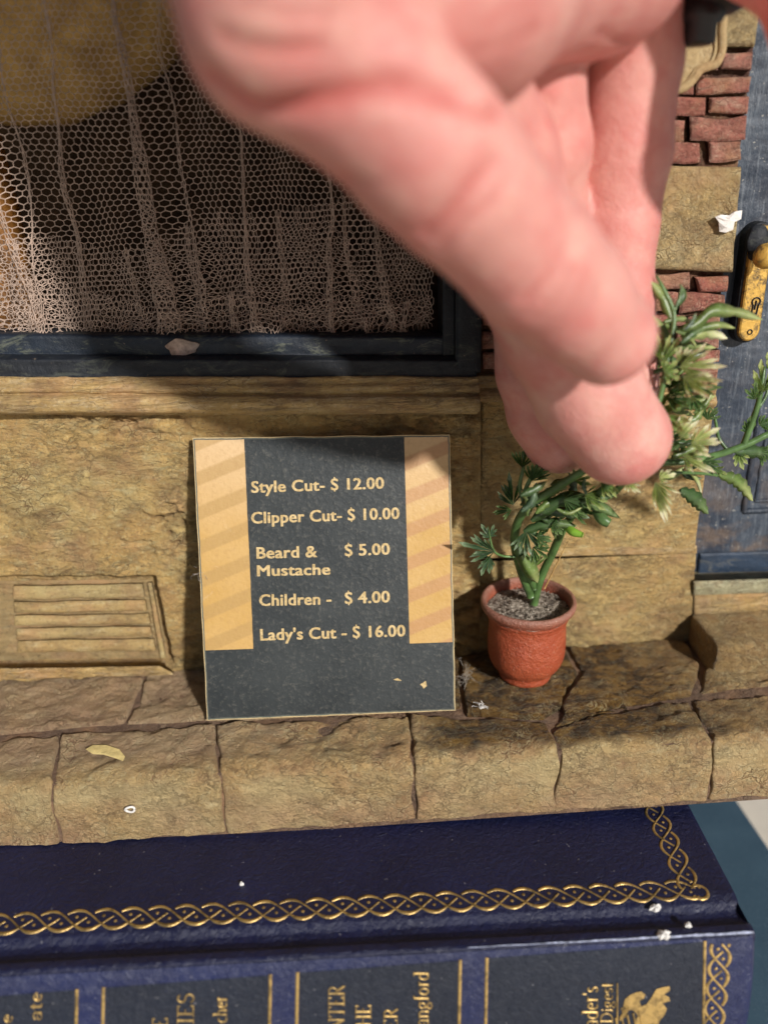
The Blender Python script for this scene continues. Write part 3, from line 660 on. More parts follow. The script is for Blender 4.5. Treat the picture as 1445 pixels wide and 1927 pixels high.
blob('knob', (kc[0], -0.33, kc[2]), (0.19, 0.17, 0.2), M['brass'], dr, amp=0.05)
blob('knob_rose', (kc[0]+0.0, 0.0, kc[2]+0.22), (0.19, 0.1, 0.24), M['frame'], dr, amp=0.1)
kp = PY(1423, 568, 0.0)
ang = np.linspace(-0.9, np.pi+0.9, 12)
kh = [(kp[0]+0.07*math.cos(t), 0.008, kp[2]+0.07*math.sin(t)) for t in ang]+[(kp[0]-0.055, 0.008, kp[2]-0.2), (kp[0]+0.035, 0.008, kp[2]-0.2), (kp[0]+0.045, 0.008, kp[2]-0.055)]
bar(kh, 0.011, M['frame'], dr, 'keyhole', 6)
bar([(kp[0]+0.0, 0.008, kp[2]+0.02), (kp[0]-0.01, 0.008, kp[2]-0.13)], 0.012, M['frame'], dr, 'keyhole', 6)
kq = PY(1411, 625, 0.0)
bar([(kq[0]+0.04*math.cos(t), 0.01, kq[2]+0.04*math.sin(t)) for t in np.linspace(0, 2*np.pi, 12)], 0.009, M['frame'], dr, 'screw_head', 6)

slab('threshold', qd([(1306, 1096), (1620, 1086), (1620, 1112), (1306, 1122)], -0.1), -0.1, 0.5, stone_mat('pale_green_threshold', (0.5, 0.46, 0.24), (0.55, 0.52, 0.32), BRN, (0.6, 0.6, 0.42), (0.4, 1, 2), 0.35, 0.7), B, 0.04, 0.06, 0.02, 'grain')
slab('threshold', qd([(1306, 1118), (1620, 1108), (1620, 1150), (1306, 1158)], -0.04), -0.04, 0.4, M['mould'], B, 0.04, 0.05, 0.03, 'grain', seed=6)

# ------------------------------------------------------------------ pavement
pv = mesh('pavement', *join([box(-13, 12, -2.94, 0.3, -1.4, -0.065)]), M['joint'], B, smooth=False)
EDGE = lambda x: -2.95-0.02*(x)*0.0
def bookz(x): return -1.415-0.026*x
ys = -3.0
R = 0.16
def prof_point(b):  # b: distance from the wall along the top, round the nose and down the front
    L1 = -ys-R; L2 = L1+R*math.pi/2
    y = np.where(b < L1, -b, np.where(b < L2, -L1-R*np.sin((b-L1)/R), ys))
    z = np.where(b < L1, 0.0, np.where(b < L2, -R+R*np.cos((b-L1)/R), -R-(b-L2)))
    ny = np.where(b < L1, 0.0, np.where(b < L2, -np.sin((b-L1)/R), -1.0)); nz = np.where(b < L1, 1.0, np.where(b < L2, np.cos((b-L1)/R), 0.0))
    return y, z, ny, nz
def b_top(u, v): p = PZ(u, v, 0); return (p[0], -p[1])
def b_front(u, v):
    p = PY(u, v, ys); return (p[0], -ys-R+R*math.pi/2+(-R-p[2]))
END = -ys-R+R*math.pi/2+1.12
def stone(Lp, Rp, name='paving_stone', seed=0, lift=0.0, top=None, rr=0.075, amp=0.05, bottom=True):
    """Lp, Rp: left and right joint polylines [(x,b)...] from back to front"""
    Lp, Rp = np.array(Lp, float), np.array(Rp, float)
    def samp(P, t):
        d = np.r_[0, np.cumsum(np.linalg.norm(np.diff(P, axis=0), axis=1))]; return np.interp(t*d[-1], d, P[:, 0]), np.interp(t*d[-1], d, P[:, 1])
    ll = np.linalg.norm(np.diff(Lp, axis=0), axis=1).sum(); w_ = abs(Rp[:, 0].mean()-Lp[:, 0].mean())
    nv, nu = max(12, int(ll/0.035)), max(12, int(w_/0.035))
    def ax(n, Lg):
        k = rr/Lg; ex = np.array([0.15, 0.4, 0.75])*k; return np.unique(np.r_[np.linspace(0, 1, n), ex, 1-ex])
    ua, va = ax(nu, w_), ax(nv, ll); nu, nv = len(ua), len(va)
    lx, lb = samp(Lp, va); rx, rb = samp(Rp, va)
    A, Bq = np.meshgrid(ua, va, indexing='ij')
    X = lx[None]*(1-A)+rx[None]*A; Bb = lb[None]*(1-A)+rb[None]*A
    X = X+0.05*pn(X*1.6+seed, Bb*1.9, 3); Bb = Bb+0.05*pn(X*1.9, Bb*1.5+seed, 6)
    dd = np.minimum(np.minimum(A, 1-A)*w_, Bq*ll)
    db = (1-Bq)*ll
    if not bottom: dd = np.minimum(dd, db)
    y, z, ny, nz = prof_point(Bb)
    h = fbm(X*1.3+seed, Bb*1.7, 4, 6, g=0.58)+0.5*ridge(X*2.0+seed, Bb*2.6, 7, 5, 0.6)-0.3
    lo = 0.6*pn(X*0.7, Bb*0.8+seed, 2)
    t = np.clip(1-dd/rr, 0, 1); sh_ = np.where(ny < -0.5, 0.3+0.5*np.clip(pn(X*1.2+seed, Bb*2, 2)+0.3, 0, 1), 1.0); off = lift+amp*h*np.where(ny < -0.5, 0.7, 1.25)+0.03*lo-sh_*rr*1.25*(1-np.sqrt(np.clip(1-t*t, 0, 1)))
    V = np.stack([X, y+ny*off, z+nz*off], -1)
    ring = list(range(0, nv))+[i*nv+nv-1 for i in range(1, nu)]+[(nu-1)*nv+j for j in range(nv-2, -1, -1)]+[i*nv for i in range(nu-2, 0, -1)]
    Vf = V.reshape(-1, 3); NN = np.stack([0*X, ny, nz], -1).reshape(-1, 3)
    back = Vf[ring]-NN[ring]*0.22; n0, m = len(Vf), len(ring)
    F1 = gridf(nu, nv); F2 = np.array([(ring[k], ring[(k+1) % m], n0+(k+1) % m, n0+k) for k in range(m)])
    cav = np.clip(-h*0.9-0.12, 0, 1)+0.75*np.clip(1-dd/0.06, 0, 1)*sh_
    allV = np.r_[Vf, back]
    # trim the foot to the book it stands on
    low = bookz(allV[:, 0])+0.012*pn(allV[:, 0]*2.2, 1.5, 2)+0.02
    allV[:, 2] = np.maximum(allV[:, 2], low)
    return mesh(name, allV, np.r_[F1, F2], M['pave'], pv, cav=np.r_[np.clip(cav, 0, 1).ravel(), np.ones(m)], )
T, Fp = b_top, b_front
g = 0.016
def sh(P, d): return [(x+d, b) for x, b in P]
# front row joints (back -> front -> foot)
Je = [[(-13, 2.05), (-13, END)],
      [T(114, 1381), T(104, 1430), Fp(97, 1475), Fp(99, 1530), (Fp(99, 1530)[0], END)],
      [T(405, 1362), T(412, 1425), Fp(416, 1475), Fp(419, 1520), (Fp(419, 1520)[0], END)],
      [T(772, 1345), T(774, 1415), Fp(777, 1460), Fp(779, 1510), (Fp(779, 1510)[0], END)],
      [T(1037, 1376), T(1054, 1410), Fp(1056, 1440), Fp(1048, 1480), (Fp(1048, 1480)[0], END)],
      [T(1300, 1316), T(1318, 1352), Fp(1338, 1412), Fp(1342, 1450), (Fp(1342, 1450)[0], END)],
      [T(1640, 1300), Fp(1660, 1380), (9.0, END)],
      [(12, 1.4), (12, END)]]
for k in range(len(Je)-1):
    Lp, Rp = sh(Je[k], g), sh(Je[k+1], -g)
    if k == 3: Rp = [T(1024, 1356)]+Rp
    if k == 4: Lp = sh([T(1076, 1354)]+Je[4][0:], g)
    stone(Lp, Rp, seed=k*9.1, lift=0.0)
# back row
bt = lambda u, v: T(u, v)
stone([(-13, 0.02), (-13, 1.97)], [(T(266, 1290)[0]-g, 0.02), T(262, 1300), T(246, 1330), T(232, 1356)], seed=71, lift=0.02, bottom=False)
stone([(T(266, 1290)[0]+g, 0.02), T(270, 1300), T(252, 1332), T(240, 1358)], [(T(610, 1270)[0], 0.02), T(612, 1300), T(616, 1344)], seed=83, lift=0.01, bottom=False)
stone([(T(620, 1270)[0], 0.02), T(624, 1342)], [(T(862, 1235)[0], 0.02), T(868, 1330)], seed=88, lift=0.0, bottom=False)
stone([(T(868, 1240)[0], 0.02), T(872, 1290), T(874, 1343)], [(T(1066, 1228)[0], 0.02), T(1088, 1262), T(1052, 1330), T(1022, 1350)], seed=92, lift=0.02, bottom=False)
stone([(T(1074, 1228)[0], 0.02), T(1098, 1264), T(1052, 1328), T(1062, 1345)], [(T(1290, 1206)[0], 0.02), T(1318, 1250), T(1298, 1304)], seed=97, lift=0.03, bottom=False)
stone([(T(1298, 1206)[0], 0.02), T(1330, 1250), T(1316, 1300)], [(11, 0.02), (11, 1.35)], seed=99, lift=0.0, bottom=False)
# filler between the two rows, right of the pot (long thin wedge stone)
stone([T(1040, 1366), T(1060, 1342)], [T(1180, 1322), T(1186, 1334)], seed=103, lift=-0.02, bottom=False, rr=0.05)
# door step block
def rbox(name, x0, x1, y0, y1, z0, z1, mat, parent, rr=0.09, amp=0.035, seed=0, n=26):
    # rounded rough block by pushing a subdivided box
    Vs, Fs, off = [], [], 0
    L = np.array([x1-x0, y1-y0, z1-z0]); C0 = np.array([(x0+x1)/2, (y0+y1)/2, (z0+z1)/2])
    for ax_ in range(3):
        for sg in (-1, 1):
            o2 = [a for a in range(3) if a != ax_]
            nu, nv = [max(6, int(L[a]/0.05)) for a in o2]
            A, Bq = np.meshgrid(np.linspace(-1, 1, nu), np.linspace(-1, 1, nv), indexing='ij')
            Q = np.zeros(A.shape+(3,)); Q[..., o2[0]] = A*L[o2[0]]/2; Q[..., o2[1]] = Bq*L[o2[1]]/2; Q[..., ax_] = sg*L[ax_]/2
            inner = np.clip(Q, -(L/2-rr), L/2-rr); d = Q-inner; dn = np.linalg.norm(d, axis=-1, keepdims=True)
            N = d/np.maximum(dn, 1e-9); W = inner+N*rr+C0
            h = fbm(W[..., 0]*1.7+seed, W[..., 1]*1.7, W[..., 2]*2.4, 5)+0.5*ridge(W[..., 0]*2.4, W[..., 1]*2.4+seed, W[..., 2]*3, 4)-0.3
            W = W+N*amp*h[..., None]; Vs.append(W.reshape(-1, 3))
            f = gridf(nu, nv, off); Fs.append(f if (sg > 0) == (ax_ != 1) else f[:, ::-1]); off += nu*nv
    V = np.concatenate(Vs); return mesh(name, V, np.concatenate(Fs), mat, parent, cav=np.zeros(len(V)))
ps = PZ(1347, 1268, 0)
zt = PY(1350, 1216, ps[1])[2]
rbox('door_step', ps[0]-0.06, 11.0, ps[1], 0.0, -0.1, zt, M['pave'], B, 0.1, 0.035, 4)
# odd marks on the pavement
def ribbon_tube(P, r, mat, name, parent=None, n=6, segs=None): return mesh(name, *tube(P, r, n, segs or max(8, len(P)*5)), mat, parent)
rc = PY(245, 1523, ys-0.04)
ribbon_tube([(rc[0]+0.075*math.cos(t), ys-0.045+0.01*math.sin(2*t), rc[2]+0.05*math.sin(t)) for t in np.linspace(0, 2*np.pi, 14)], 0.02, M['white'], 'chip_ring', pv)
sp = PZ(198, 1413, 0.06)
nn = 20
V = [(sp[0]+0.36*math.cos(t)*(1+0.2*math.sin(2*t+1)), sp[1]+0.15*math.sin(t)*(1+0.25*math.cos(3*t))-0.12*math.cos(t), 0.062+0.0*t) for t in np.linspace(0, 2*np.pi, nn, endpoint=False)]

# ------------------------------------------------------------------ price card
y_t = -0.42
cBL, cBR = PZ(390, 1356, 0.06), PZ(857, 1337, 0.06)
cT = PY(604, 821, y_t)
e1 = cBR-cBL; e1n = e1/np.linalg.norm(e1); nrm = np.cross(e1, cT-cBL); nrm /= np.linalg.norm(nrm)
if nrm[1] > 0: nrm = -nrm
def PC(u, v, off=0.0): return PPL(u, v, cBL+nrm*off, nrm)
cTL, cTR = PC(363, 824), PC(846, 818)
CARD = thing('price_card', 'small dark grey barber price card with orange striped side bands leaning on the wall', 'price sign', (cBL+cBR)/2)
def card_mat():
    n = NT('printed_card'); u, v, uv = n.uv()
    blk = n.mix(n.ramp(n.noise(1.0, 6, 0.7), (0.35, 0), (0.7, 1)), (0.016, 0.021, 0.024), (0.034, 0.04, 0.042))
    blk = n.mix(n.ramp(n.noise(14, 5, 0.75), (0.52, 0), (0.7, 0.32)), blk, (0.2, 0.19, 0.16))
    blk = n.mix(n.ramp(n.noise(1.4, 8, 0.8, 1.5), (0.6, 0), (0.8, 0.2)), blk, (0.3, 0.28, 0.25))
    ub = n.math('GREATER_THAN', u, 0.5)
    st = n.math('FRACT', n.math('DIVIDE', n.math('SUBTRACT', v, n.math('MULTIPLY', u, 0.34)), 0.118))
    sm = n.math('MULTIPLY', n.ramp(st, (0.02, 0), (0.08, 1)), n.ramp(st, (0.42, 1), (0.5, 0)))
    dk = n.mix(ub, (0.4, 0.25, 0.09), (0.42, 0.21, 0.1))
    base = n.mix(n.ramp(n.noise(0.9, 4), (0.35, 0), (0.7, 1)), (0.5, 0.3, 0.085), (0.55, 0.35, 0.13))
    top = n.ramp(v, (0.66, 0), (0.98, 1))
    base = n.mix(n.math('MULTIPLY', top, 0.55), base, (0.7, 0.52, 0.34))
    col = n.mix(n.math('MULTIPLY', sm, 0.62), base, dk)
    col = n.mix(n.ramp(n.noise(13, 4, 0.7), (0.5, 0), (0.72, 0.3)), col, (0.36, 0.2, 0.08))
    col = n.mix(n.ramp(n.noise(1.7, 8, 0.8, 1), (0.6, 0), (0.76, 0.35)), col, (0.8, 0.66, 0.48))
    inl = n.math('LESS_THAN', u, n.math('ADD', 0.199, n.math('MULTIPLY', n.math('SUBTRACT', n.noise(2, 5), 0.5), 0.006)))
    inr = n.math('GREATER_THAN', u, 0.822)
    vv = n.math('GREATER_THAN', v, 0.256)
    band = n.math('MULTIPLY', n.math('MAXIMUM', inl, inr), vv)
    c = n.mix(band, blk, col)
    # worn dark printed rim
    e = n.math('MINIMUM', n.math('MINIMUM', u, n.math('SUBTRACT', 1, u)), n.math('MINIMUM', v, n.math('SUBTRACT', 1, v)))
    en = n.math('ADD', e, n.math('MULTIPLY', n.math('SUBTRACT', n.noise(6, 5), 0.5), 0.006))
    c = n.mix(n.math('LESS_THAN', en, 0.0075), c, n.mix(ub, (0.1, 0.11, 0.09), (0.12, 0.12, 0.09)))
    c = n.mix(n.math('LESS_THAN', en, 0.0028), c, (0.55, 0.42, 0.22))
    return n.out(c, 0.48, n.bump(n.math('ADD', n.noise(14, 4, 0.6), n.math('MULTIPLY', n.noise(1.5, 5), 2)), 0.012, 0.6))
M['card'] = card_mat()
M['cardedge'] = simple('card_edge', (0.5, 0.36, 0.17), 0.8, 12, 0.01, 0.3)
def prnt():
    n = NT('pale_yellow_print'); a = n.noise(15, 6, 0.75)
    col = n.mix(n.ramp(a, (0.42, 0), (0.6, 1)), (0.44, 0.31, 0.13), (0.62, 0.47, 0.24))
    b = n.noise(24, 3, 0.7); col = n.mix(n.ramp(b, (0.6, 0), (0.7, 0.75)), col, (0.05, 0.05, 0.045))
    return n.out(col, 0.55, n.bump(a, 0.006, 0.6))
M['print'] = prnt()
nu, nv = 40, 44
A, Bq = np.meshgrid(np.linspace(0, 1, nu), np.linspace(0, 1, nv), indexing='ij')
def cpt(a, b):  # a right, b up
    a = np.asarray(a)[..., None]; b = np.asarray(b)[..., None]
    return (cBL*(1-a)+cBR*a)*(1-b)+(cTL*(1-a)+cTR*a)*b
G = cpt(A, Bq); edge = np.minimum(np.minimum(A, 1-A), np.minimum(Bq, 1-Bq))
wig = 0.010*pn(A*9, Bq*9, 3)*(edge < 1e-6)
G = G+wig[..., None]*np.array([1, 0, 1])
mesh('card_face', G, gridf(nu, nv), M['card'], CARD, uv=np.stack([A, Bq], -1).reshape(-1, 2))
ring = list(range(0, nv))+[i*nv+nv-1 for i in range(1, nu)]+[(nu-1)*nv+j for j in range(nv-2, -1, -1)]+[i*nv for i in range(nu-2, 0, -1)]
Gf = G.reshape(-1, 3)[ring]; Gc = Gf.mean(0); m = len(ring)
Gb = Gf-nrm*0.09
Ve = np.r_[Gf-nrm*0.002, Gb]; Fe = [(k, (k+1) % m, m+(k+1) % m, m+k) for k in range(m)]+[tuple(range(m, 2*m))]
mesh('card_board', Ve, Fe, M['cardedge'], CARD, smooth=False)
def text_flat(s, bold=0.0, spacing=1.0):
    cu = bpy.data.curves.new('t', 'FONT'); cu.body = s; cu.size = 1.0; cu.resolution_u = 3; cu.space_character = spacing
    o = bpy.data.objects.new('t', cu); COL.objects.link(o)
    dg = bpy.context.evaluated_depsgraph_get(); me = bpy.data.meshes.new_from_object(o.evaluated_get(dg))
    V = np.array([v.co[:] for v in me.vertices]); Fc = [list(p.vertices) for p in me.polygons]
    bpy.data.objects.remove(o); bpy.data.meshes.remove(me); bpy.data.curves.remove(cu)
    return V, Fc
def text_px(s, p0, p1, hpx, PF, mat, parent, name, bold=0.033):
    """heavy print from photo point p0 to p1 (baseline), capital height hpx, on surface PF(u, v, lift)"""
    V, Fc = text_flat(s.replace('$', 'S'), spacing=1.04)
    parts = [(V+np.array([dx_, dy_, 0]), Fc) for dx_, dy_ in ((0, 0), (bold, 0), (-bold, 0), (bold*0.7, bold*0.5), (-bold*0.7, bold*0.5), (bold*0.7, -bold*0.5), (-bold*0.7, -bold*0.5))]
    if '$' in s:
        k = s.index('$'); a_ = text_flat(s[:k]+'S', spacing=1.04)[0][:, 0].max() if k else text_flat('S')[0][:, 0].max()
        sw = text_flat('S')[0][:, 0]; xm = a_-(sw.max()-sw.min())/2
        for y0_, y1_ in ((-0.1, 0.06), (0.64, 0.8)):
            parts.append((np.array([(xm-0.035, y0_, 0), (xm+0.035, y0_, 0), (xm+0.035, y1_, 0), (xm-0.035, y1_, 0)]), [(0, 1, 2, 3)]))
    p0, p1 = np.array(p0, float), np.array(p1, float); d = p1-p0; L = np.linalg.norm(d); d /= L
    n_ = np.array([d[1], -d[0]]); x0, x1 = V[:, 0].min(), V[:, 0].max(); out = []
    for q_, (Vv, Ff) in enumerate(parts):
        P = []
        for x, y, _ in Vv:
            q = p0+d*((x-x0)/(x1-x0)*L)+n_*(y/0.69*hpx); P.append(PF(q[0], q[1], 0.005+0.0006*q_))
        out.append((P, Ff))
    return mesh(name, *join(out), mat, parent, smooth=False)
PCo = lambda u, v, o_=0.006: PC(u, v, o_)
for s, a, b_, h in [('Style Cut- $ 12.00', (474, 927), (722, 919), 21), ('Clipper Cut- $ 10.00', (474, 985), (751, 976), 21),
                 ('Beard &', (484, 1051), (596, 1048), 21), ('$ 5.00', (650, 1046), (733, 1043), 21), ('Mustache', (485, 1084), (621, 1081), 20),
                 ('Children -', (489, 1140), (623, 1137), 21), ('$ 4.00', (650, 1136), (733, 1133), 21), ("Lady's Cut - $ 16.00", (491, 1205), (762, 1197), 21)]:
    text_px(s, a, b_, h, PCo, M['print'], CARD, 'lettering')
for pts in ([(740, 1279), (748, 1276), (756, 1281), (748, 1281)], [(790, 1288), (797, 1284), (801, 1281), (803, 1291), (797, 1296), (794, 1291)]):
    mesh('scuff', [PCo(*p) for p in pts], [tuple(range(len(pts)))], M['print'], CARD, smooth=False)

# ------------------------------------------------------------------ pot
pc = np.array([3.07, -0.88, 0.03])
POT = thing('flower_pot', 'tiny terracotta orange flower pot with grey soil standing beside the price card', 'flower pot', pc)
prof = [(0.0, 0.0), (0.44, 0.0), (0.475, 0.02), (0.49, 0.06), (0.485, 0.12), (0.50, 0.17), (0.58, 0.24), (0.655, 0.36), (0.69, 0.5), (0.705, 0.7), (0.705, 0.95), (0.70, 1.18), (0.715, 1.28), (0.74, 1.34), (0.79, 1.40), (0.84, 1.47), (0.855, 1.53), (0.845, 1.575), (0.815, 1.595), (0.785, 1.595), (0.765, 1.57), (0.75, 1.5), (0.74, 1.3), (0.0, 1.3)]
prof = [(r, z*1.03) for r, z in prof]
pp = smooth_path(np.array(prof), 90); V, Fc = lathe(pc, [(abs(r), z) for r, z in pp], 80, 0.03)
mesh('pot_body', V, Fc[:, ::-1], M['terra'], POT)
rr_, tt = np.meshgrid(np.linspace(0, 0.765, 40), np.linspace(0, 2*np.pi, 90, endpoint=False), indexing='ij')
sx_, sy_ = pc[0]+rr_*np.cos(tt), pc[1]+rr_*np.sin(tt)
sz_ = pc[2]+1.46-0.05*(rr_/0.76)**2+0.04*fbm(sx_*3, sy_*3, 2, 3)+0.035*np.abs(fbm(sx_*9, sy_*9, 2, 3))
i, j = np.meshgrid(np.arange(39), np.arange(90), indexing='ij')
Fs = np.stack([i*90+j, (i+1)*90+j, (i+1)*90+(j+1) % 90, i*90+(j+1) % 90], -1).reshape(-1, 4)
mesh('soil', np.stack([sx_, sy_, sz_], -1), Fs, M['soil'], POT)
gp, gf = [], []
for _ in range(420):
    a, r = rng.uniform(0, 2*np.pi), 0.72*math.sqrt(rng.random()); s_ = rng.uniform(0.008, 0.024)
    c_ = np.array([pc[0]+r*math.cos(a), pc[1]+r*math.sin(a), pc[2]+1.49-0.05*(r/0.76)**2+rng.uniform(0, 0.025)])
    q = np.array([(1, 0, 0), (-1, 0, 0), (0, 1, 0), (0, -1, 0), (0, 0, 1), (0, 0, -1)])*s_*rng.uniform(0.6, 1.3, (6, 1))
    gf.append((c_+q, [(0, 2, 4), (2, 1, 4), (1, 3, 4), (3, 0, 4), (2, 0, 5), (1, 2, 5), (3, 1, 5), (0, 3, 5)]))
o = mesh('soil_grains', *join(gf), M['soil'], POT, smooth=False); o['kind'] = 'stuff'

# ------------------------------------------------------------------ plastic plant
PLANT = thing('plastic_plant', 'green plastic plant with pale lobed leaves held by the fingers, growing from the orange pot', 'plant', (pc[0]+0.0, pc[1], pc[2]+1.45))
def stem(pts, r, mat='stem', nm='stem', n=10):
    P = [PY(u, v, y) for u, v, y in pts]; r = [q*0.72 for q in r]
    return mesh(nm, *tube(P, r, n, len(pts)*7), M[mat], PLANT)
def leaf(u, v, y, size, ang, mat='leaf_mid', lobes=7, spread=75, cup=0.25, tilt=0.0, seed=None, petiole=None):
    """fan of pointed lobes; size px, ang degrees in the photo (0 right, 90 down)"""
    rs = np.random.default_rng(int(u*7+v*13)); base = PY(u, v, y)
    dist = np.dot(base-CC, CF); sc_ = size*dist/FPX
    a = math.radians(ang); tv = rs.uniform(-0.5, 0.5)+tilt
    X = math.cos(a)*CR+math.sin(a)*CD; X = X*math.cos(tv)-CF*math.sin(tv)
    Yv = np.cross(X, CF); Yv /= np.linalg.norm(Yv); N = np.cross(X, Yv); N /= np.linalg.norm(N)
    if np.dot(N, CF) > 0: N = -N
    V, Fc, UV = [], [], []
    def add(r, th, h, k):
        V.append(base+sc_*(r*math.cos(th)*X+r*math.sin(th)*Yv+h*N)); UV.append((k, 0.5)); return len(V)-1
    c0 = add(0, 0, 0, 0)
    sp_ = math.radians(spread)
    prev = None
    for k in range(lobes):
        t = -sp_+2*sp_*k/(lobes-1)+rs.uniform(-0.1, 0.1)
        ln = (1.0-0.45*abs(t)/sp_*0.9)*rs.uniform(0.66, 1.16); hw = sp_/(lobes-1)*0.95
        hh = cup*rs.uniform(-0.4, 1.0); hz = rs.uniform(-0.05, 0.05)
        l1 = add(0.52*ln, t-hw, 0.02, 0.45); r1 = add(0.52*ln, t+hw, 0.02, 0.45); m1 = add(0.5*ln, t, -0.07, 0.45)
        l2 = add(0.8*ln, t-hw*0.72, hh*0.4, 0.8); r2 = add(0.8*ln, t+hw*0.72, hh*0.4, 0.8); m2 = add(0.75*ln, t, hh*0.4-0.06, 0.75)
        l3 = add(0.66*ln, t-hw*0.66, hh*0.3, 0.65); r3 = add(0.66*ln, t+hw*0.66, hh*0.3, 0.65)
        tip = add(ln, t+hz, hh, 1.0)
        Fc += [(c0, l1, m1), (c0, m1, r1), (l1, l3, m2, m1), (m1, m2, r3, r1), (l3, l2, m2), (m2, r2, r3), (l2, tip, m2), (m2, tip, r2)]
    V = np.array(V); n0 = len(V); V2 = V-N*0.012; th_F = [tuple(q+n0 for q in f)[::-1] for f in Fc]
    ed = {}
    for f in Fc:
        for p, q in zip(f, f[1:]+f[:1]): ed[(p, q)] = 1
    rim = [(q, p, p+n0, q+n0) for (p, q) in ed if (q, p) not in ed]
    o = mesh('leaf', np.r_[V, V2], Fc+th_F+rim, M[mat], PLANT, smooth=False, uv=np.array(UV+UV))
    return o
def strap(pts, w_, mat='leaf_mid', teeth=0):
    P = smooth_path(np.array([PY(u, v, y) for u, v, y in pts]), 22); n = len(P)
    T_ = np.gradient(P, axis=0); T_ /= np.linalg.norm(T_, axis=1)[:, None]
    Sd = np.cross(T_, CF); Sd /= np.linalg.norm(Sd, axis=1)[:, None]; Nn = np.cross(T_, Sd)
    t = np.linspace(0, 1, n); wd = w_*np.clip(np.sin(np.pi*np.clip(t*0.92+0.08, 0, 1))**0.7, 0.03, 1)
    if teeth: wd = wd*(1+0.55*np.abs(np.sin(t*np.pi*teeth)))
    V = np.concatenate([P+Sd*wd[:, None]+Nn*0.02, P-Nn*0.015, P-Sd*wd[:, None]+Nn*0.02, P+Nn*0.03])
    Fc = []
    for k in range(n-1):
        for a_ in range(4):
            b2 = (a_+1) % 4; Fc.append((a_*n+k, a_*n+k+1, b2*n+k+1, b2*n+k))
    return mesh('leaf', V, Fc, M[mat], PLANT, uv=np.tile(np.c_[t, t], (4, 1)))
# stems
stem([(1003, 1142, -0.85), (1014, 1097, -0.95), (1042, 1034, -1.2), (1066, 984, -1.5), (1102, 946, -1.8), (1140, 915, -2.1), (1180, 860, -2.5)], [0.105, 0.10, 0.10, 0.09, 0.085, 0.08, 0.07])
stem([(998, 1122, -0.9), (978, 1066, -1.05), (968, 1010, -1.2), (986, 962, -1.45), (1040, 922, -1.75), (1100, 884, -2.1), (1170, 840, -2.5)], [0.10, 0.115, 0.11, 0.10, 0.095, 0.085, 0.07])
stem([(1004, 1108, -0.95), (992, 1070, -1.05), (978, 1040, -1.2), (970, 1020, -1.25)], [0.07, 0.17, 0.14, 0.06], 'stem', 'sheath')
stem([(1066, 990, -1.6), (1078, 1001, -1.75), (1096, 1007, -1.85)], [0.09, 0.1, 0.06], 'stem_bright', 'cut_stub')
stem([(1122, 960, -1.8), (1134, 978, -1.95), (1146, 985, -2.0)], [0.13, 0.13, 0.11], 'stem', 'cut_stub')
stem([(1120, 942, -2.0), (1150, 930, -2.0), (1175, 905, -2.2)], [0.08, 0.08, 0.07])
stem([(990, 960, -1.4), (978, 915, -1.3), (985, 872, -1.3), (982, 850, -1.3)], [0.055, 0.05, 0.035, 0.02])
stem([(984, 930, -1.4), (1000, 896, -1.45), (1012, 872, -1.5)], [0.05, 0.05, 0.03])
stem([(970, 1048, -1.2), (945, 1046, -1.25), (932, 1040, -1.3), (921, 1008, -1.3), (918, 990, -1.3)], [0.035, 0.03, 0.03, 0.02, 0.01])
stem([(1005, 1002, -1.5), (1040, 968, -1.6), (1090, 955, -1.8), (1150, 962, -1.9)], [0.04, 0.04, 0.035, 0.01])
stem([(1190, 880, -2.3), (1230, 872, -2.1), (1290, 868, -1.9), (1345, 857, -1.6), (1400, 838, -1.4), (1470, 806, -1.2), (1530, 790, -1.1)], [0.08, 0.08, 0.075, 0.08, 0.075, 0.07, 0.05])
stem([(1200, 800, -2.3), (1236, 760, -2.2), (1252, 690, -2.1), (1262, 640, -2.0), (1267, 590, -1.9), (1250, 548, -1.8), (1234, 518, -1.8)], [0.05, 0.06, 0.055, 0.05, 0.045, 0.04, 0.02])
stem([(1267, 585, -1.9), (1278, 560, -1.85), (1281, 540, -1.8)], [0.04, 0.03, 0.015])
stem([(1230, 700, -2.1), (1270, 690, -2.1), (1300, 684, -2.1)], [0.05, 0.045, 0.03])
stem([(1240, 730, -2.0), (1270, 722, -2.0), (1300, 716, -2.1)], [0.04, 0.04, 0.03])
stem([(1250, 850, -2.2), (1280, 838, -2.3), (1306, 833, -2.3)], [0.045, 0.04, 0.03], 'stem')
stem([(1255, 850, -2.2), (1268, 830, -2.25), (1284, 818, -2.3)], [0.035, 0.03, 0.02])
stem([(1396, 842, -1.4), (1412, 800, -1.4), (1424, 765, -1.4), (1434, 715, -1.35), (1438, 690, -1.3)], [0.07, 0.07, 0.06, 0.045, 0.02])
stem([(1424, 770, -1.4), (1440, 745, -1.35), (1446, 720, -1.3)], [0.04, 0.035, 0.02])
stem([(1370, 850, -1.5), (1352, 825, -1.4), (1345, 790, -1.35), (1338, 768, -1.3)], [0.04, 0.04, 0.03, 0.015])
stem([(1262, 890, -2.2), (1300, 890, -2.0), (1350, 895, -1.8), (1385, 905, -1.7)], [0.04, 0.035, 0.03, 0.02])
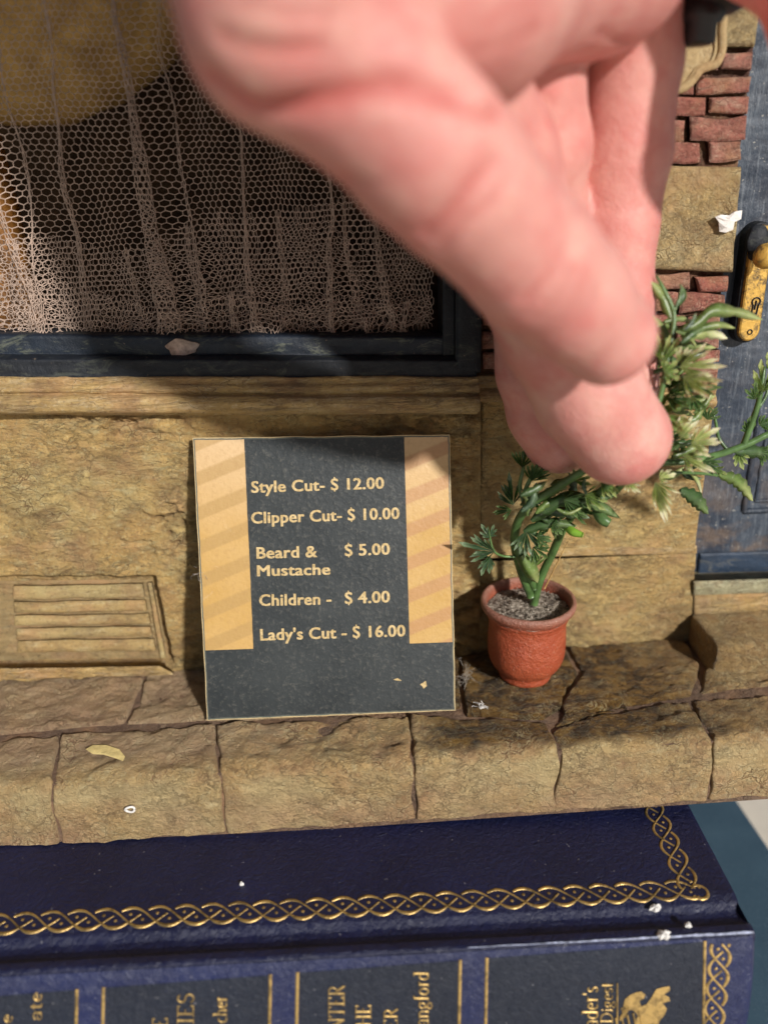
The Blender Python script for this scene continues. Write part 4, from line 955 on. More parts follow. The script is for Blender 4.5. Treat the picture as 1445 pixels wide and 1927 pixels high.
# leaves: (u, v, y, size, angle, material)
for a in [(1246, 680, -2.3, 84, -80, 'leaf_mid', 6, 42), (1250, 700, -2.3, 46, -20, 'leaf_mid', 6, 80), (1278, 690, -2.3, 92, -6, 'leaf_pale', 8, 44), (1284, 708, -2.4, 84, 34, 'leaf_pale', 7, 40),
          (1280, 684, -2.2, 50, -60, 'leaf_pale', 6, 60), (1280, 824, -2.5, 62, -50, 'leaf_pale', 6, 45), (1300, 835, -2.5, 68, -16, 'leaf_pale', 7, 52), (1284, 858, -2.4, 62, 28, 'leaf_pale', 7, 42),
          (1232, 908, -2.5, 88, 52, 'leaf_pale', 9, 38), (1240, 900, -2.4, 34, -8, 'leaf_pale', 5, 60), (1252, 748, -2.2, 66, 6, 'leaf_dark', 7, 55), (1255, 735, -2.1, 60, -22, 'leaf_dark', 7, 60), (1235, 780, -2.2, 70, 12, 'leaf_mid', 7, 70),
          (1262, 720, -1.9, 80, 10, 'leaf_dark', 7, 40), (1250, 820, -2.0, 60, 10, 'leaf_dark', 7, 50), (1330, 790, -1.6, 38, -70, 'leaf_dark', 6, 60), (1322, 868, -1.8, 40, 30, 'leaf_dark', 6, 50), (1340, 880, -1.7, 34, 60, 'leaf_mid', 5, 50),
          (1436, 738, -1.5, 62, -85, 'leaf_mid', 7, 50), (1420, 752, -1.5, 38, -110, 'leaf_dark', 6, 55), (1428, 800, -1.4, 40, -30, 'leaf_dark', 6, 60), (1408, 815, -1.4, 42, -110, 'leaf_dark', 6, 50), (1430, 850, -1.3, 46, 20, 'leaf_dark', 6, 60), (1390, 852, -1.4, 30, 80, 'leaf_mid', 5, 60), (1452, 700, -1.3, 50, -60, 'leaf_mid', 6, 60),
          (930, 1038, -1.35, 72, 192, 'leaf_grey', 9, 52), (921, 1012, -1.3, 34, -105, 'leaf_grey', 7, 70), (922, 1048, -1.3, 42, 128, 'leaf_grey', 7, 60), (990, 1000, -1.55, 62, 72, 'leaf_grey', 9, 60), (1002, 1030, -1.5, 46, 40, 'leaf_dark', 7, 60),
          (982, 880, -1.4, 52, -85, 'leaf_dark', 7, 45), (1000, 905, -1.5, 48, -70, 'leaf_dark', 7, 50), (965, 950, -1.4, 62, -105, 'leaf_grey', 7, 45), (962, 960, -1.4, 40, 170, 'leaf_dark', 6, 45), (1012, 900, -1.5, 44, -50, 'leaf_dark', 6, 45), (995, 945, -1.6, 50, -35, 'leaf_grey', 7, 60),
          (1040, 985, -1.7, 46, 30, 'leaf_dark', 6, 60), (1075, 960, -1.8, 60, 5, 'leaf_dark', 6, 40), (1060, 940, -1.9, 60, 15, 'leaf_dark', 7, 50), (1100, 930, -2.0, 56, 18, 'leaf_mid', 7, 55), (1130, 905, -2.1, 66, 30, 'leaf_mid', 7, 50), (1010, 1010, -1.6, 44, 10, 'leaf_dark', 6, 60), (1080, 905, -1.9, 40, -30, 'leaf_mid', 6, 60),
          (1005, 1068, -1.25, 52, -75, 'leaf_mid', 4, 30), (1300, 745, -1.9, 44, 60, 'leaf_dark', 6, 60), (1180, 905, -2.3, 40, 60, 'leaf_pale', 5, 40)]:
    leaf(*a)
for k in range(34):
    t = rng.random(); u0, v0 = (1235+rng.uniform(0, 70), rng.uniform(600, 900)) if k < 22 else (rng.uniform(975, 1110), rng.uniform(900, 985))
    an = math.radians(rng.uniform(-50, 45) if k < 22 else rng.uniform(-110, 30)); L_ = rng.uniform(28, 60); bend = rng.uniform(-0.5, 0.5); y0 = rng.uniform(-2.2, -1.4)
    strap([(u0, v0, y0), (u0+L_*0.5*math.cos(an), v0+L_*0.5*math.sin(an), y0+0.03), (u0+L_*math.cos(an+bend), v0+L_*math.sin(an+bend), y0+0.1)], rng.uniform(0.025, 0.05), ['leaf_dark', 'leaf_mid', 'leaf_grey', 'leaf_mid'][k % 4], int(rng.integers(2, 5)))
for a in [([(1274, 622, -2.0), (1305, 612, -1.95), (1338, 586, -1.9), (1372, 586, -1.85), (1432, 602, -1.8)], 0.07, 'leaf_mid', 3), ([(1280, 634, -2.0), (1318, 618, -1.9), (1350, 612, -1.9), (1380, 618, -1.8)], 0.06, 'leaf_mid', 0),
          ([(1282, 640, -2.0), (1325, 626, -1.9), (1366, 637, -1.8)], 0.07, 'leaf_pale', 4), ([(1350, 893, -1.8), (1385, 905, -1.7), (1414, 942, -1.6)], 0.08, 'leaf_mid', 6), ([(1278, 922, -2.0), (1306, 938, -1.9), (1330, 966, -1.8)], 0.09, 'leaf_dark', 5),
          ([(1230, 700, -1.9), (1250, 640, -1.8), (1225, 590, -1.8)], 0.06, 'leaf_mid', 2), ([(1262, 600, -1.9), (1246, 560, -1.8), (1222, 530, -1.8)], 0.07, 'leaf_mid', 2), ([(1270, 578, -1.9), (1284, 555, -1.8), (1278, 535, -1.8)], 0.05, 'leaf_dark', 0),
          ([(1000, 980, -1.6), (1060, 940, -1.8), (1130, 955, -1.9), (1165, 975, -1.9)], 0.09, 'leaf_dark', 3), ([(1010, 962, -1.6), (1060, 962, -1.7), (1110, 975, -1.8)], 0.07, 'leaf_grey', 4), ([(985, 1000, -1.5), (1030, 985, -1.6), (1085, 990, -1.7)], 0.07, 'leaf_dark', 4),
          ([(1380, 850, -1.4), (1420, 850, -1.3), (1460, 865, -1.2)], 0.08, 'leaf_dark', 4), ([(1240, 660, -1.8), (1290, 650, -1.7), (1345, 655, -1.6)], 0.06, 'leaf_mid', 3), ([(1255, 770, -1.9), (1300, 760, -1.8), (1345, 745, -1.7)], 0.06, 'leaf_mid', 3),
          ([(1290, 880, -1.9), (1310, 905, -1.8), (1318, 930, -1.7)], 0.04, 'leaf_pale', 0), ([(980, 1045, -1.3), (1000, 1075, -1.3), (1010, 1095, -1.2)], 0.12, 'leaf_mid', 0)]:
    strap(*a)
o = mesh('straw', *tube([PY(1024, 1108, -0.7), PY(1050, 1055, -0.8), PY(1068, 1018, -0.9)], [0.014, 0.012, 0.006], 6, 12), M['straw']); tag(o, 'thin dry straw stalk leaning behind the green stem in the pot', 'straw')

# ------------------------------------------------------------------ lint, scraps
def fuzz(c, r, n, seed, rad=0.005):
    rs = np.random.default_rng(seed); out = []
    for _ in range(n):
        p = np.array(c)+rs.normal(size=3)*r*0.3; d = rs.normal(size=3); d /= np.linalg.norm(d); P = [p]
        for _ in range(4):
            d = d+rs.normal(size=3)*0.7; d /= np.linalg.norm(d); P.append(P[-1]+d*r*0.35)
        out.append(tube(P, rad, 3, 9))
    return join(out)
o = mesh('lint', *fuzz(PY(378, 1080, -0.9), 0.14, 22, 1, 0.003), M['lint']); tag(o, 'dark tuft of lint caught on the left edge of the price card', 'lint')
o = mesh('lint', *fuzz(PZ(905, 1328, 0.12), 0.11, 12, 2, 0.008), M['white']); tag(o, 'white fluff on the paving in front of the orange pot', 'lint')
o = mesh('lint', *fuzz(PZ(875, 1270, 0.2), 0.2, 22, 5, 0.003), M['lint']); tag(o, 'grey fluff between the price card and the orange pot', 'lint')
def scrap(name, pts, PF, mat, off, seed):
    P = np.array([PF(*p) for p in pts]); c_ = P.mean(0); rs = np.random.default_rng(seed)
    V = [c_+np.array(off)*2.2]+[q+np.array(off)*rs.uniform(0.2, 1.6) for q in P]+[(q*0.55+c_*0.45)+np.array(off)*rs.uniform(1, 3) for q in P]+[q-np.array(off)*0.2 for q in P]; n = len(P); Fc = []
    for k in range(n):
        k2 = (k+1) % n; Fc += [(0, 1+n+k, 1+n+k2), (1+n+k, 1+k, 1+k2, 1+n+k2), (1+k, 1+2*n+k, 1+2*n+k2, 1+k2)]
    return mesh(name, V, Fc, mat, smooth=False)
o = scrap('paper_scrap', [cr3(p) for p in [(672, 1125), (700, 1112), (745, 1116), (775, 1095), (812, 1090), (806, 1135), (770, 1150), (765, 1190), (725, 1205), (695, 1200), (690, 1150)]], lambda u, v: PY(u, v, -0.15), M['white'], (0, -0.025, 0), 1)
tag(o, 'torn scrap of white paper stuck on the stone block beside the door', 'paper scrap')
o = scrap('paint_blotch', [(p[0], p[1]) for p in [(162, 1410), (175, 1402), (200, 1402), (225, 1410), (236, 1424), (232, 1432), (215, 1426), (195, 1420), (175, 1419)]], lambda u, v: PZ(u, v, 0.05), M['spot'], (0, 0, 0.0025), 2)
tag(o, 'pale yellow paint blotch on the left paving stone', 'paint blotch')

# ------------------------------------------------------------------ upper right: black bowl
c = PY(1345, 42, -1.7)+np.array([0, 0, 0.86])
LB = thing('hanging_bowl', 'black rounded hanging bowl with a small knob underneath at the top right', 'hanging bowl', (c[0], c[1], c[2]))
sc_ = 1/115.0
V, Fc = lathe(c, [(0.01, -0.8), (0.2, -0.78), (0.42, -0.68), (0.58, -0.5), (0.68, -0.22), (0.7, 0.1), (0.74, 0.13), (0.7, 0.2), (0.4, 0.22), (0.01, 0.22)], 40)
mesh('bowl', V, Fc[:, ::-1], M['black'], LB)
c2 = PY(1312, 45, -1.7)
V, Fc = lathe((c2[0], c2[1], c2[2]), [(0.01, -0.25), (0.2, -0.24), (0.24, -0.2), (0.24, -0.02), (0.3, 0.02), (0.33, 0.08), (0.28, 0.4), (0.01, 0.4)], 28)
mesh('knob', V, Fc[:, ::-1], M['black'], LB)
mesh('hanger', *tube([c+np.array([0, 0, 0.2]), c+np.array([0, 0.8, 2.0]), c+np.array([0, 2.5, 3.2])], 0.06, 8), M['black'], LB)
# ------------------------------------------------------------------ books and table
bo = np.array([0, 0, bookz(0)]); bn = np.array([0.026, 0, 1.0]); bn /= np.linalg.norm(bn)
def PB(u, v, off=0.0): return PPL(u, v, bo+bn*off, bn)
BOOK = thing('book', 'navy leatherette book with gold braided border lying under the model shopfront', 'book', (0, -4, -5.2))
# cover edges: right side and the line of the spine edge
rb, rf = PB(1305, 1535), PB(1421, 1756)
ax_x = PB(1300, 1690)-PB(0, 1757); ax_x[2] = 0; ax_x /= np.linalg.norm(ax_x)
bx = np.array([ax_x[0], ax_x[1], -0.026]); bx /= np.linalg.norm(bx); by = np.cross(bn, bx)     # into the depth
corner = rf.copy()
def bk(s, t, h=0.0): return corner+bx*s+by*t+bn*h                      # s right, t away from the spine edge, h up
def book_uv(p):
    d = np.asarray(p)-corner; return np.dot(d, bx), np.dot(d, by)
hprof = [(-0.02, -0.1), (0.0, -0.03), (0.05, 0.0), (0.16, -0.01), (0.24, -0.06), (0.36, -0.11), (0.46, -0.10), (0.56, -0.03), (0.68, 0.0), (1.0, 0.0)]
hp = np.array(hprof)
ss = np.linspace(-15, 0, 220); tt = np.r_[np.linspace(-0.02, 1.0, 50), np.linspace(1.1, 13, 40)]
Sg, Tg = np.meshgrid(ss, tt, indexing='ij')
Hg = np.interp(Tg, hp[:, 0], hp[:, 1])+0.006*fbm(Sg*1.2, Tg*2, 3, 3)
skew = (rb-rf); sk = np.dot(skew, bx)/np.dot(skew, by)
Sg2 = Sg+Tg*sk*np.clip((Sg+15)/15, 0, 1)
G = corner+Sg2[..., None]*bx+Tg[..., None]*by+Hg[..., None]*bn
nuB, nvB = G.shape[:2]
ring = list(range(0, nvB))+[i*nvB+nvB-1 for i in range(1, nuB)]+[(nuB-1)*nvB+j for j in range(nvB-2, -1, -1)]+[i*nvB for i in range(nuB-2, 0, -1)]
Gf = G.reshape(-1, 3); bk_ = Gf[ring]-bn*0.22; n0, m = len(Gf), len(ring)
cov = mesh('cover', np.r_[Gf, bk_], np.r_[gridf(nuB, nvB), np.array([(ring[k], ring[(k+1) % m], n0+(k+1) % m, n0+k) for k in range(m)])], M['leather'], BOOK)
# spine: bulging face below the edge
TH = 3.6
def spine_pt(s, q, off=0.0):   # q 0..1 down the spine
    ang = np.pi*(q-0.5); bul = 0.34*np.cos(ang)**0.8
    return corner+bx*s+by*(-0.02-bul-off)+bn*(-0.09-TH*q*0.985)
qs = np.linspace(0.0, 1, 60)
Sg, Qg = np.meshgrid(np.r_[np.linspace(-15, -0.12, 160), [-0.05, 0.0]], qs, indexing='ij')
bul = 0.34*np.clip(np.cos(np.pi*(Qg-0.5)), 0, 1)**0.8
endr = np.where(Sg > -0.04, 0.06, np.where(Sg > -0.1, 0.02, 0))
G = corner+Sg[..., None]*bx+(-0.02-bul+endr+0.004*fbm(Sg*1.5, Qg*5, 2, 3))[..., None]*by+(-0.03-TH*Qg)[..., None]*bn
G2 = G.copy(); 
sp_o = mesh('spine', np.r_[G.reshape(-1, 3), (G[-1]+by*0.5)], np.r_[gridf(*G.shape[:2], flip=True), np.array([((G.shape[0]-1)*60+k, (G.shape[0]-1)*60+k+1, G.shape[0]*60+k+1, G.shape[0]*60+k) for k in range(59)])], M['leather_blue'], BOOK)
def PS(u, v, off=0.004):
    """photo point onto the spine surface (bisection along the ray)"""
    r = ray(u, v); lo, hi = 6.0, 13.0
    def side(d):
        p = CC+r*d-corner; t = np.dot(p, by); h = np.dot(p, bn); q = np.clip((-0.03-h)/TH, 0.0, 1)
        return t+0.02+0.34*max(0, math.cos(math.pi*(q-0.5)))**0.8+off
    for _ in range(40):
        mid = (lo+hi)/2
        if side(mid) < 0: lo = mid
        else: hi = mid
    return CC+r*lo
mesh('bottom_cover', *join([([bk(-15, 0, -TH), bk(0, 0, -TH), bk(0+13*sk, 13, -TH), bk(-15, 13, -TH), bk(-15, 0, -TH-0.2), bk(0, 0, -TH-0.2), bk(0+13*sk, 13, -TH-0.2), bk(-15, 13, -TH-0.2)],
     [(0, 1, 2, 3), (4, 7, 6, 5), (0, 4, 5, 1), (1, 5, 6, 2), (2, 6, 7, 3), (3, 7, 4, 0)])]), M['leather'], BOOK, smooth=False)
mesh('page_block', *join([([bk(-14.8, 0.1, -TH), bk(-0.35, 0.1, -TH), bk(-0.35+12.7*sk, 12.7, -TH), bk(-14.8, 12.7, -TH), bk(-14.8, 0.1, -0.24), bk(-0.35, 0.1, -0.24), bk(-0.35+12.7*sk, 12.7, -0.24), bk(-14.8, 12.7, -0.24)],
     [(0, 3, 2, 1), (4, 5, 6, 7), (0, 1, 5, 4), (1, 2, 6, 5), (2, 3, 7, 6), (3, 0, 4, 7)])]), M['page'], BOOK, smooth=False)
# braided gilt border
def ribbon(P, wdt, nrmv, lift=0.006):
    P = np.asarray(P, float); n = len(P); T_ = np.gradient(P, axis=0); T_ /= np.linalg.norm(T_, axis=1)[:, None]+1e-12
    Nn = np.broadcast_to(nrmv, P.shape); Sd = np.cross(T_, Nn); Sd /= np.linalg.norm(Sd, axis=1)[:, None]
    wd = np.broadcast_to(np.asarray(wdt, float), (n,))[:, None]
    V = np.concatenate([P+Sd*wd/2-Nn*0.01, P+Sd*wd/2*0.7+Nn*lift, P-Sd*wd/2*0.7+Nn*lift, P-Sd*wd/2-Nn*0.01]); Fc = []
    for k in range(n-1):
        for a_ in range(3): Fc.append((a_*n+k, a_*n+k+1, (a_+1)*n+k+1, (a_+1)*n+k))
    return V, Fc
def braid(PFn, n_v, length, amp, pitch, wd=0.042, dots=True):
    """three strands plaited; PFn(s, t) -> point, s along, t across"""
    parts = []; per = pitch*3
    N = int(length/per*48)
    for k in range(3):
        s_ = np.linspace(0, length, N); ph = 2*np.pi*(s_/per+k/3.0)
        t_ = amp*np.sin(ph); skew_ = s_+0.16*pitch*np.cos(ph)*0.0
        rising = np.cos(ph) > 0
        fr = ((ph % (2*np.pi))/(2*np.pi))
        # the falling strand dives under the rising one twice per period
        under = (~rising) & (np.abs(fr-0.417) < 0.026)
        w_ = wd*(0.75+0.6*np.abs(np.sin(ph))**3)
        run = []
        for i in range(N):
            if under[i]:
                if len(run) > 2:
                    idx = np.array(run); parts.append(ribbon([PFn(skew_[q], t_[q]) for q in idx], w_[idx], n_v))
                run = []
            else: run.append(i)
        if len(run) > 2:
            idx = np.array(run); parts.append(ribbon([PFn(skew_[q], t_[q]) for q in idx], w_[idx], n_v))
    if dots:
        s_ = 0.0; k = 0
        while s_ < length:
            for sg in (1, -1):
                ss_ = s_+(per/4 if sg > 0 else per/12)
                if ss_ > length: continue
                cpt_ = PFn(ss_, sg*amp*0.3); u_ = np.cross(n_v, [0.3, 1, 0.2]); u_ /= np.linalg.norm(u_); v_ = np.cross(n_v, u_)
                r_ = wd*0.62
                V = [cpt_+n_v*0.02]+[cpt_+r_*(math.cos(t)*u_+math.sin(t)*v_)+n_v*0.002 for t in np.linspace(0, 2*np.pi, 8, endpoint=False)]
                parts.append((V, [(0, 1+i, 1+(i+1) % 8) for i in range(8)]))
            s_ += pitch
    return join(parts)
p0, p1 = PB(0, 1739), PB(1302, 1673)
s0, t0 = book_uv(p0); s1, t1 = book_uv(p1); tm = (t0+t1)/2
bor = mesh('gilt_border', *braid(lambda s, t: bk(s1+0.05-s, t0+(t1-t0)*((s1-s)-s0)/(s1-s0)+t, 0.004), bn, 12.6, 0.165, 0.395), M['gilt'], BOOK)
p2 = PB(1235, 1530); s2_, t2_ = book_uv(p2); dv = np.array([s2_-s1, t2_-t1]); Lv = np.linalg.norm(dv); dv /= Lv; pv2 = np.array([dv[1], -dv[0]])
mesh('gilt_border', *braid(lambda s, t: bk(s1+dv[0]*s+pv2[0]*t-0.02, t1+dv[1]*s+pv2[1]*t, 0.004), bn, Lv+2.5, 0.165, 0.36), M['gilt'], BOOK)
mesh('gilt_border', *ribbon([bk(s1+0.08+0.13*math.cos(t), t1-0.06+0.12*math.sin(t), 0.004) for t in np.linspace(-2.6, 2.0, 24)], 0.055, bn), M['gilt'], BOOK)
# spine panels, gold lines and lettering
sp_n = -by
def strip_on_spine(u0, u1, v0_, v1_, off, mat, name, uf=None):
    vs = np.linspace(v0_, v1_, 40); us = np.linspace(0, 1, 8)
    V = [PS(u0[0]+(u0[1]-u0[0])*j/39+(u1[0]+(u1[1]-u1[0])*j/39-(u0[0]+(u0[1]-u0[0])*j/39))*a_, vv+0*a_, off) for a_ in us for j, vv in enumerate(vs)]
    return mesh(name, V, gridf(8, 40, flip=True), mat, BOOK)
def sedge(u): return 1866+(1757-1866)*u/1421.0
for (a0, a1) in [(-220, 141), (199, 505), (564, 862), (920, 1322)]:
    va = sedge((a0+a1)/2)+9
    vs = np.linspace(0, 1, 40); us = np.linspace(0, 1, 10)
    V = [PS(a0+(a1-a0)*a_-0.05*(1-0)*j*0, sedge(a0+(a1-a0)*a_)+8+(2020-1850)*j, 0.004) for a_ in us for j in vs]
    mesh('label_panel', V, gridf(10, 40, flip=True), M['panel'], BOOK)
for u in (145, 195, 509, 560, 866, 916, 1326):
    P = [PS(u-3*t, sedge(u)+6+170*t, 0.008) for t in np.linspace(0, 1, 24)]
    mesh('gold_line', *ribbon(P, 0.05, sp_n, 0.008), M['gilt'], BOOK)
spf = lambda u, v, o_=0.012: PS(u, v, o_)
A2 = lambda cx, cy, rx, ry, t0, t1, n=12: [(cx+rx*math.cos(math.radians(t)), cy+ry*math.sin(math.radians(t))) for t in np.linspace(t0, t1, n)]
KW, NW = 0.13, 0.055
def st_(x, y0, y1, lo=1, hi=1, w_=0.13):
    o_ = [([(x, y0), (x, y1)], w_)]
    if lo: o_.append(([(x-0.13, y0+0.02), (x+0.13, y0+0.02)], NW))
    if hi: o_.append(([(x-0.13, y1-0.02), (x+0.13, y1-0.02)], NW))
    return o_
GL = {'N': (0.86, st_(0.14, 0, 1, 1, 1, 0.06)+[([(0.14, 1), (0.7, 0)], KW)]+st_(0.7, 0, 1, 0, 1, 0.06)), 'T': (0.78, st_(0.38, 0, 1, 1, 0)+[([(0.04, 0.97), (0.72, 0.97)], 0.07), ([(0.05, 1), (0.05, 0.8)], 0.06), ([(0.71, 1), (0.71, 0.8)], 0.06)]),
      'E': (0.7, st_(0.16, 0, 1)+[([(0.1, 0.03), (0.6, 0.03)], 0.07), ([(0.1, 0.97), (0.58, 0.97)], 0.07), ([(0.16, 0.52), (0.45, 0.52)], 0.06), ([(0.6, 0), (0.6, 0.2)], 0.06), ([(0.58, 1), (0.58, 0.82)], 0.06)]),
      'R': (0.8, st_(0.16, 0, 1)+[([(0.1, 0.97), (0.36, 0.97)]+A2(0.38, 0.74, 0.2, 0.23, 90, -90)+[(0.16, 0.5)], 0.08), ([(0.36, 0.5), (0.66, 0.02), (0.76, 0.02)], 0.12)]),
      'H': (0.88, st_(0.16, 0, 1)+st_(0.7, 0, 1)+[([(0.16, 0.52), (0.7, 0.52)], 0.06)]), 'I': (0.4, st_(0.2, 0, 1)),
      'S': (0.62, [(A2(0.3, 0.74, 0.2, 0.23, 20, 250)+A2(0.3, 0.27, 0.22, 0.25, 70, -160), 0.1)]), 'D': (0.86, st_(0.16, 0, 1)+[([(0.1, 0.97), (0.34, 0.97)]+A2(0.34, 0.5, 0.4, 0.47, 90, -90)+[(0.1, 0.03)], 0.1)]),
      'a': (0.56, [(A2(0.27, 0.46, 0.17, 0.18, 170, 20)+[(0.43, 0.0)], 0.1), (A2(0.25, 0.18, 0.17, 0.17, 60, 400), 0.08)]), 'n': (0.62, st_(0.14, 0, 0.64)+[(A2(0.3, 0.44, 0.17, 0.18, 160, 0), 0.09)]+st_(0.47, 0, 0.45, 1, 0)),
      'g': (0.58, [(A2(0.26, 0.42, 0.17, 0.2, 0, 360), 0.08), (A2(0.26, -0.08, 0.21, 0.14, 0, 360), 0.07), ([(0.16, 0.24), (0.16, 0.1), (0.4, 0.06)], 0.07), ([(0.4, 0.58), (0.52, 0.62)], 0.06)]),
      'f': (0.38, st_(0.16, 0, 0.8, 1, 0)+[(A2(0.28, 0.82, 0.12, 0.16, 180, 50), 0.09), ([(0.03, 0.6), (0.34, 0.6)], 0.06)]), 'o': (0.58, [(A2(0.27, 0.31, 0.2, 0.3, 0, 360, 16), 0.09)]),
      'r': (0.44, st_(0.14, 0, 0.64)+[(A2(0.29, 0.44, 0.15, 0.18, 160, 60), 0.1)]), 'd': (0.62, st_(0.46, 0, 1, 1, 1)+[(A2(0.27, 0.31, 0.2, 0.3, 30, 330, 16), 0.09)]),
      'c': (0.5, [(A2(0.27, 0.31, 0.2, 0.3, 50, 310, 14), 0.09)]), 'h': (0.62, st_(0.14, 0, 1)+[(A2(0.3, 0.44, 0.17, 0.18, 160, 0), 0.09)]+st_(0.47, 0, 0.45, 1, 0)),
      'e': (0.53, [([(0.08, 0.34), (0.45, 0.36)]+A2(0.27, 0.31, 0.19, 0.3, 10, 310, 14), 0.085)]), 's': (0.42, [(A2(0.2, 0.47, 0.12, 0.14, 20, 250)+A2(0.2, 0.16, 0.14, 0.15, 70, -160), 0.08)]),
      'i': (0.3, st_(0.14, 0, 0.62)+[([(0.14, 0.8), (0.14, 0.9)], 0.12)]), 't': (0.38, st_(0.16, 0.05, 0.85, 0, 0)+[([(0.03, 0.6), (0.34, 0.6)], 0.06), (A2(0.26, 0.1, 0.1, 0.1, 180, 300), 0.08)]),
      "'": (0.2, [([(0.1, 0.95), (0.08, 0.72)], 0.09)])}
def serif_px(s_, x0_, vtop, vbot, hpx):
    """foil lettering read upwards along the spine, baseline x0_, from vbot to vtop"""
    tot = sum(GL[c_][0] for c_ in s_); k = (vbot-vtop)/tot; x = 0; parts = []; ph = np.linalg.norm(PS(x0_, vtop+1, 0)-PS(x0_-hpx+0, vtop+1, 0))/1.0
    for c_ in s_:
        adv, strokes = GL[c_]
        for pts, w_ in strokes:
            pts = np.array(pts, float)
            if len(pts) == 2 or len(pts) == 3:
                pts = np.concatenate([np.linspace(pts[i_], pts[i_+1], 6, endpoint=(i_ == len(pts)-2)) for i_ in range(len(pts)-1)])
            P = [PS(x0_-yy*hpx, vbot-(x+xx)*k, 0.01) for xx, yy in pts]
            parts.append(ribbon(P, w_*ph*1.05, sp_n, 0.009))
        x += adv
    return mesh('lettering', *join(parts), M['gilt'], BOOK)
for a_ in [('NTER', 648, 1853, 1938, 30), ('HE', 698, 1890, 1932, 29), ('ER', 748, 1896, 1936, 26), ('angford', 806, 1828, 1932, 28), ('IES', 365, 1868, 1928, 31), ('E', 316, 1914, 1934, 29), ('cher', 427, 1874, 1925, 26),
           ('ate', 79, 1866, 1922, 24), ('e', 24, 1908, 1926, 24), ("ader's", 1124, 1856, 1934, 30), ('Digest', 1152, 1849, 1926, 23)]:
    serif_px(*a_)
mesh('gold_line', *ribbon([PS(1161, v, 0.01) for v in np.linspace(1850, 1960, 14)], 0.022, sp_n, 0.008), M['gilt'], BOOK)
# rearing horse emblem
horse = [(1172, 1893), (1176, 1880), (1186, 1872), (1196, 1868), (1206, 1866), (1214, 1872), (1210, 1880), (1202, 1884), (1206, 1894), (1216, 1890), (1226, 1876), (1234, 1862), (1246, 1858), (1259, 1856), (1260, 1864), (1248, 1872), (1258, 1876), (1260, 1884), (1246, 1888), (1254, 1898), (1250, 1910), (1240, 1922), (1236, 1940), (1214, 1944), (1200, 1934), (1192, 1924), (1200, 1912), (1192, 1902), (1182, 1900)]
V = [PS(u, v, 0.012) for u, v in horse]
import mathutils
tri = mathutils.geometry.tessellate_polygon([[Vector((u, v, 0)) for u, v in horse]])
mesh('emblem', V, [tuple(t) for t in tri], M['gilt'], BOOK, smooth=False)
mesh('emblem', *join([ribbon([PS(1186+a_*11-b_*4, 1938-b_*18-a_*3, 0.016) for b_ in np.linspace(0, 1.6, 8)], 0.03, sp_n, 0.006) for a_ in range(-2, 3)]+
     [ribbon([PS(1174+3*math.sin(k)+q*6, 1896+k*4-q*4, 0.016) for q in np.linspace(-1, 1, 4)], 0.02, sp_n, 0.006) for k in range(6)]), M['gilt'], BOOK)
# braid running down the right end of the spine
def PSb(s, t): return PS(1357-7*s*1.3+t*118, 1777+s*88, 0.008)
mesh('gilt_border', *braid(PSb, sp_n, 1.9, 0.16, 0.42, 0.045), M['gilt'], BOOK)
# white scuffs along the worn edge
def scuff(u, v, r, seed, nm, lab, PF=PB, n=12):
    rs = np.random.default_rng(seed)
    pts = [(u+r*math.cos(t)*rs.uniform(0.5, 1.2), v+0.75*r*math.sin(t)*rs.uniform(0.5, 1.2)) for t in np.linspace(0, 2*np.pi, n, endpoint=False)]
    o = scrap(nm, pts, PF, M['white'], (0, 0, 0.02), seed); tag(o, lab, 'flake')
scuff(1232, 1709, 13, 1, 'paper_flake', 'white flake on the navy book cover below the gold border corner')
scuff(1247, 1760, 15, 2, 'paper_flake', 'white flake in the hinge groove of the navy book')
scuff(1294, 1742, 8, 3, 'paper_flake', 'faint small flake right of the larger one in the hinge of the navy book')
scuff(455, 1665, 4, 4, 'paper_flake', 'tiny white speck on the navy book cover above the border')
P = [bk(-x, 0.015, 0.005+0.004*math.sin(x*9)) for x in np.linspace(0.02, 4.2, 60)]
mesh('worn_edge', *ribbon(P, np.linspace(0.05, 0.012, 60)*(0.6+0.5*rng.random(60)), np.array([0, -0.6, 0.8]), 0.008), simple('scuffed_blue_white', (0.3, 0.33, 0.45), 0.4, 10, 0.02, 0.6), BOOK)

# second book underneath
zb2_ = corner[2]-TH-0.45
q = [PZ(1392, 1515, zb2_-0.0), PZ(1476, 1640, zb2_)]
B2 = thing('book', 'teal blue cloth bound book lying under the navy book, seen at the right', 'book', (3, -3, zb2_-2))
dx = (q[1]-q[0]); dx /= np.linalg.norm(dx)
def b2p(s, t, h=0.0): return q[1]+dx*s+np.cross(dx, [0, 0, 1])*(-t)*(-1)+np.array([0, 0, h])
perp = np.cross([0, 0, 1], dx); perp = perp if perp[0] < 0 else -perp
def bb(s, t, h): return q[1]+dx*s+perp*t+np.array([0, 0, h])
def slabbox(s0_, s1_, t0_, t1_, h0, h1): 
    V = [bb(s, t, h) for h in (h0, h1) for s, t in ((s0_, t0_), (s1_, t0_), (s1_, t1_), (s0_, t1_))]
    return V, [(0, 3, 2, 1), (4, 5, 6, 7), (0, 1, 5, 4), (1, 2, 6, 5), (2, 3, 7, 6), (3, 0, 4, 7)]
for nm, arg, mt in (('cover', (-16, 5.5, 0, 17, -0.25, 0), 'cloth'), ('page_block', (-15.7, 5.2, 0.3, 16.8, -2.3, -0.25), 'page'), ('cover', (-16, 5.5, 0, 17, -2.55, -2.3), 'cloth')):
    o = mesh(nm, *slabbox(*arg), M[mt], B2, smooth=False)
    mod = o.modifiers.new('bevel', 'BEVEL'); mod.width = 0.06*S; mod.segments = 3
zt_ = zb2_-2.56
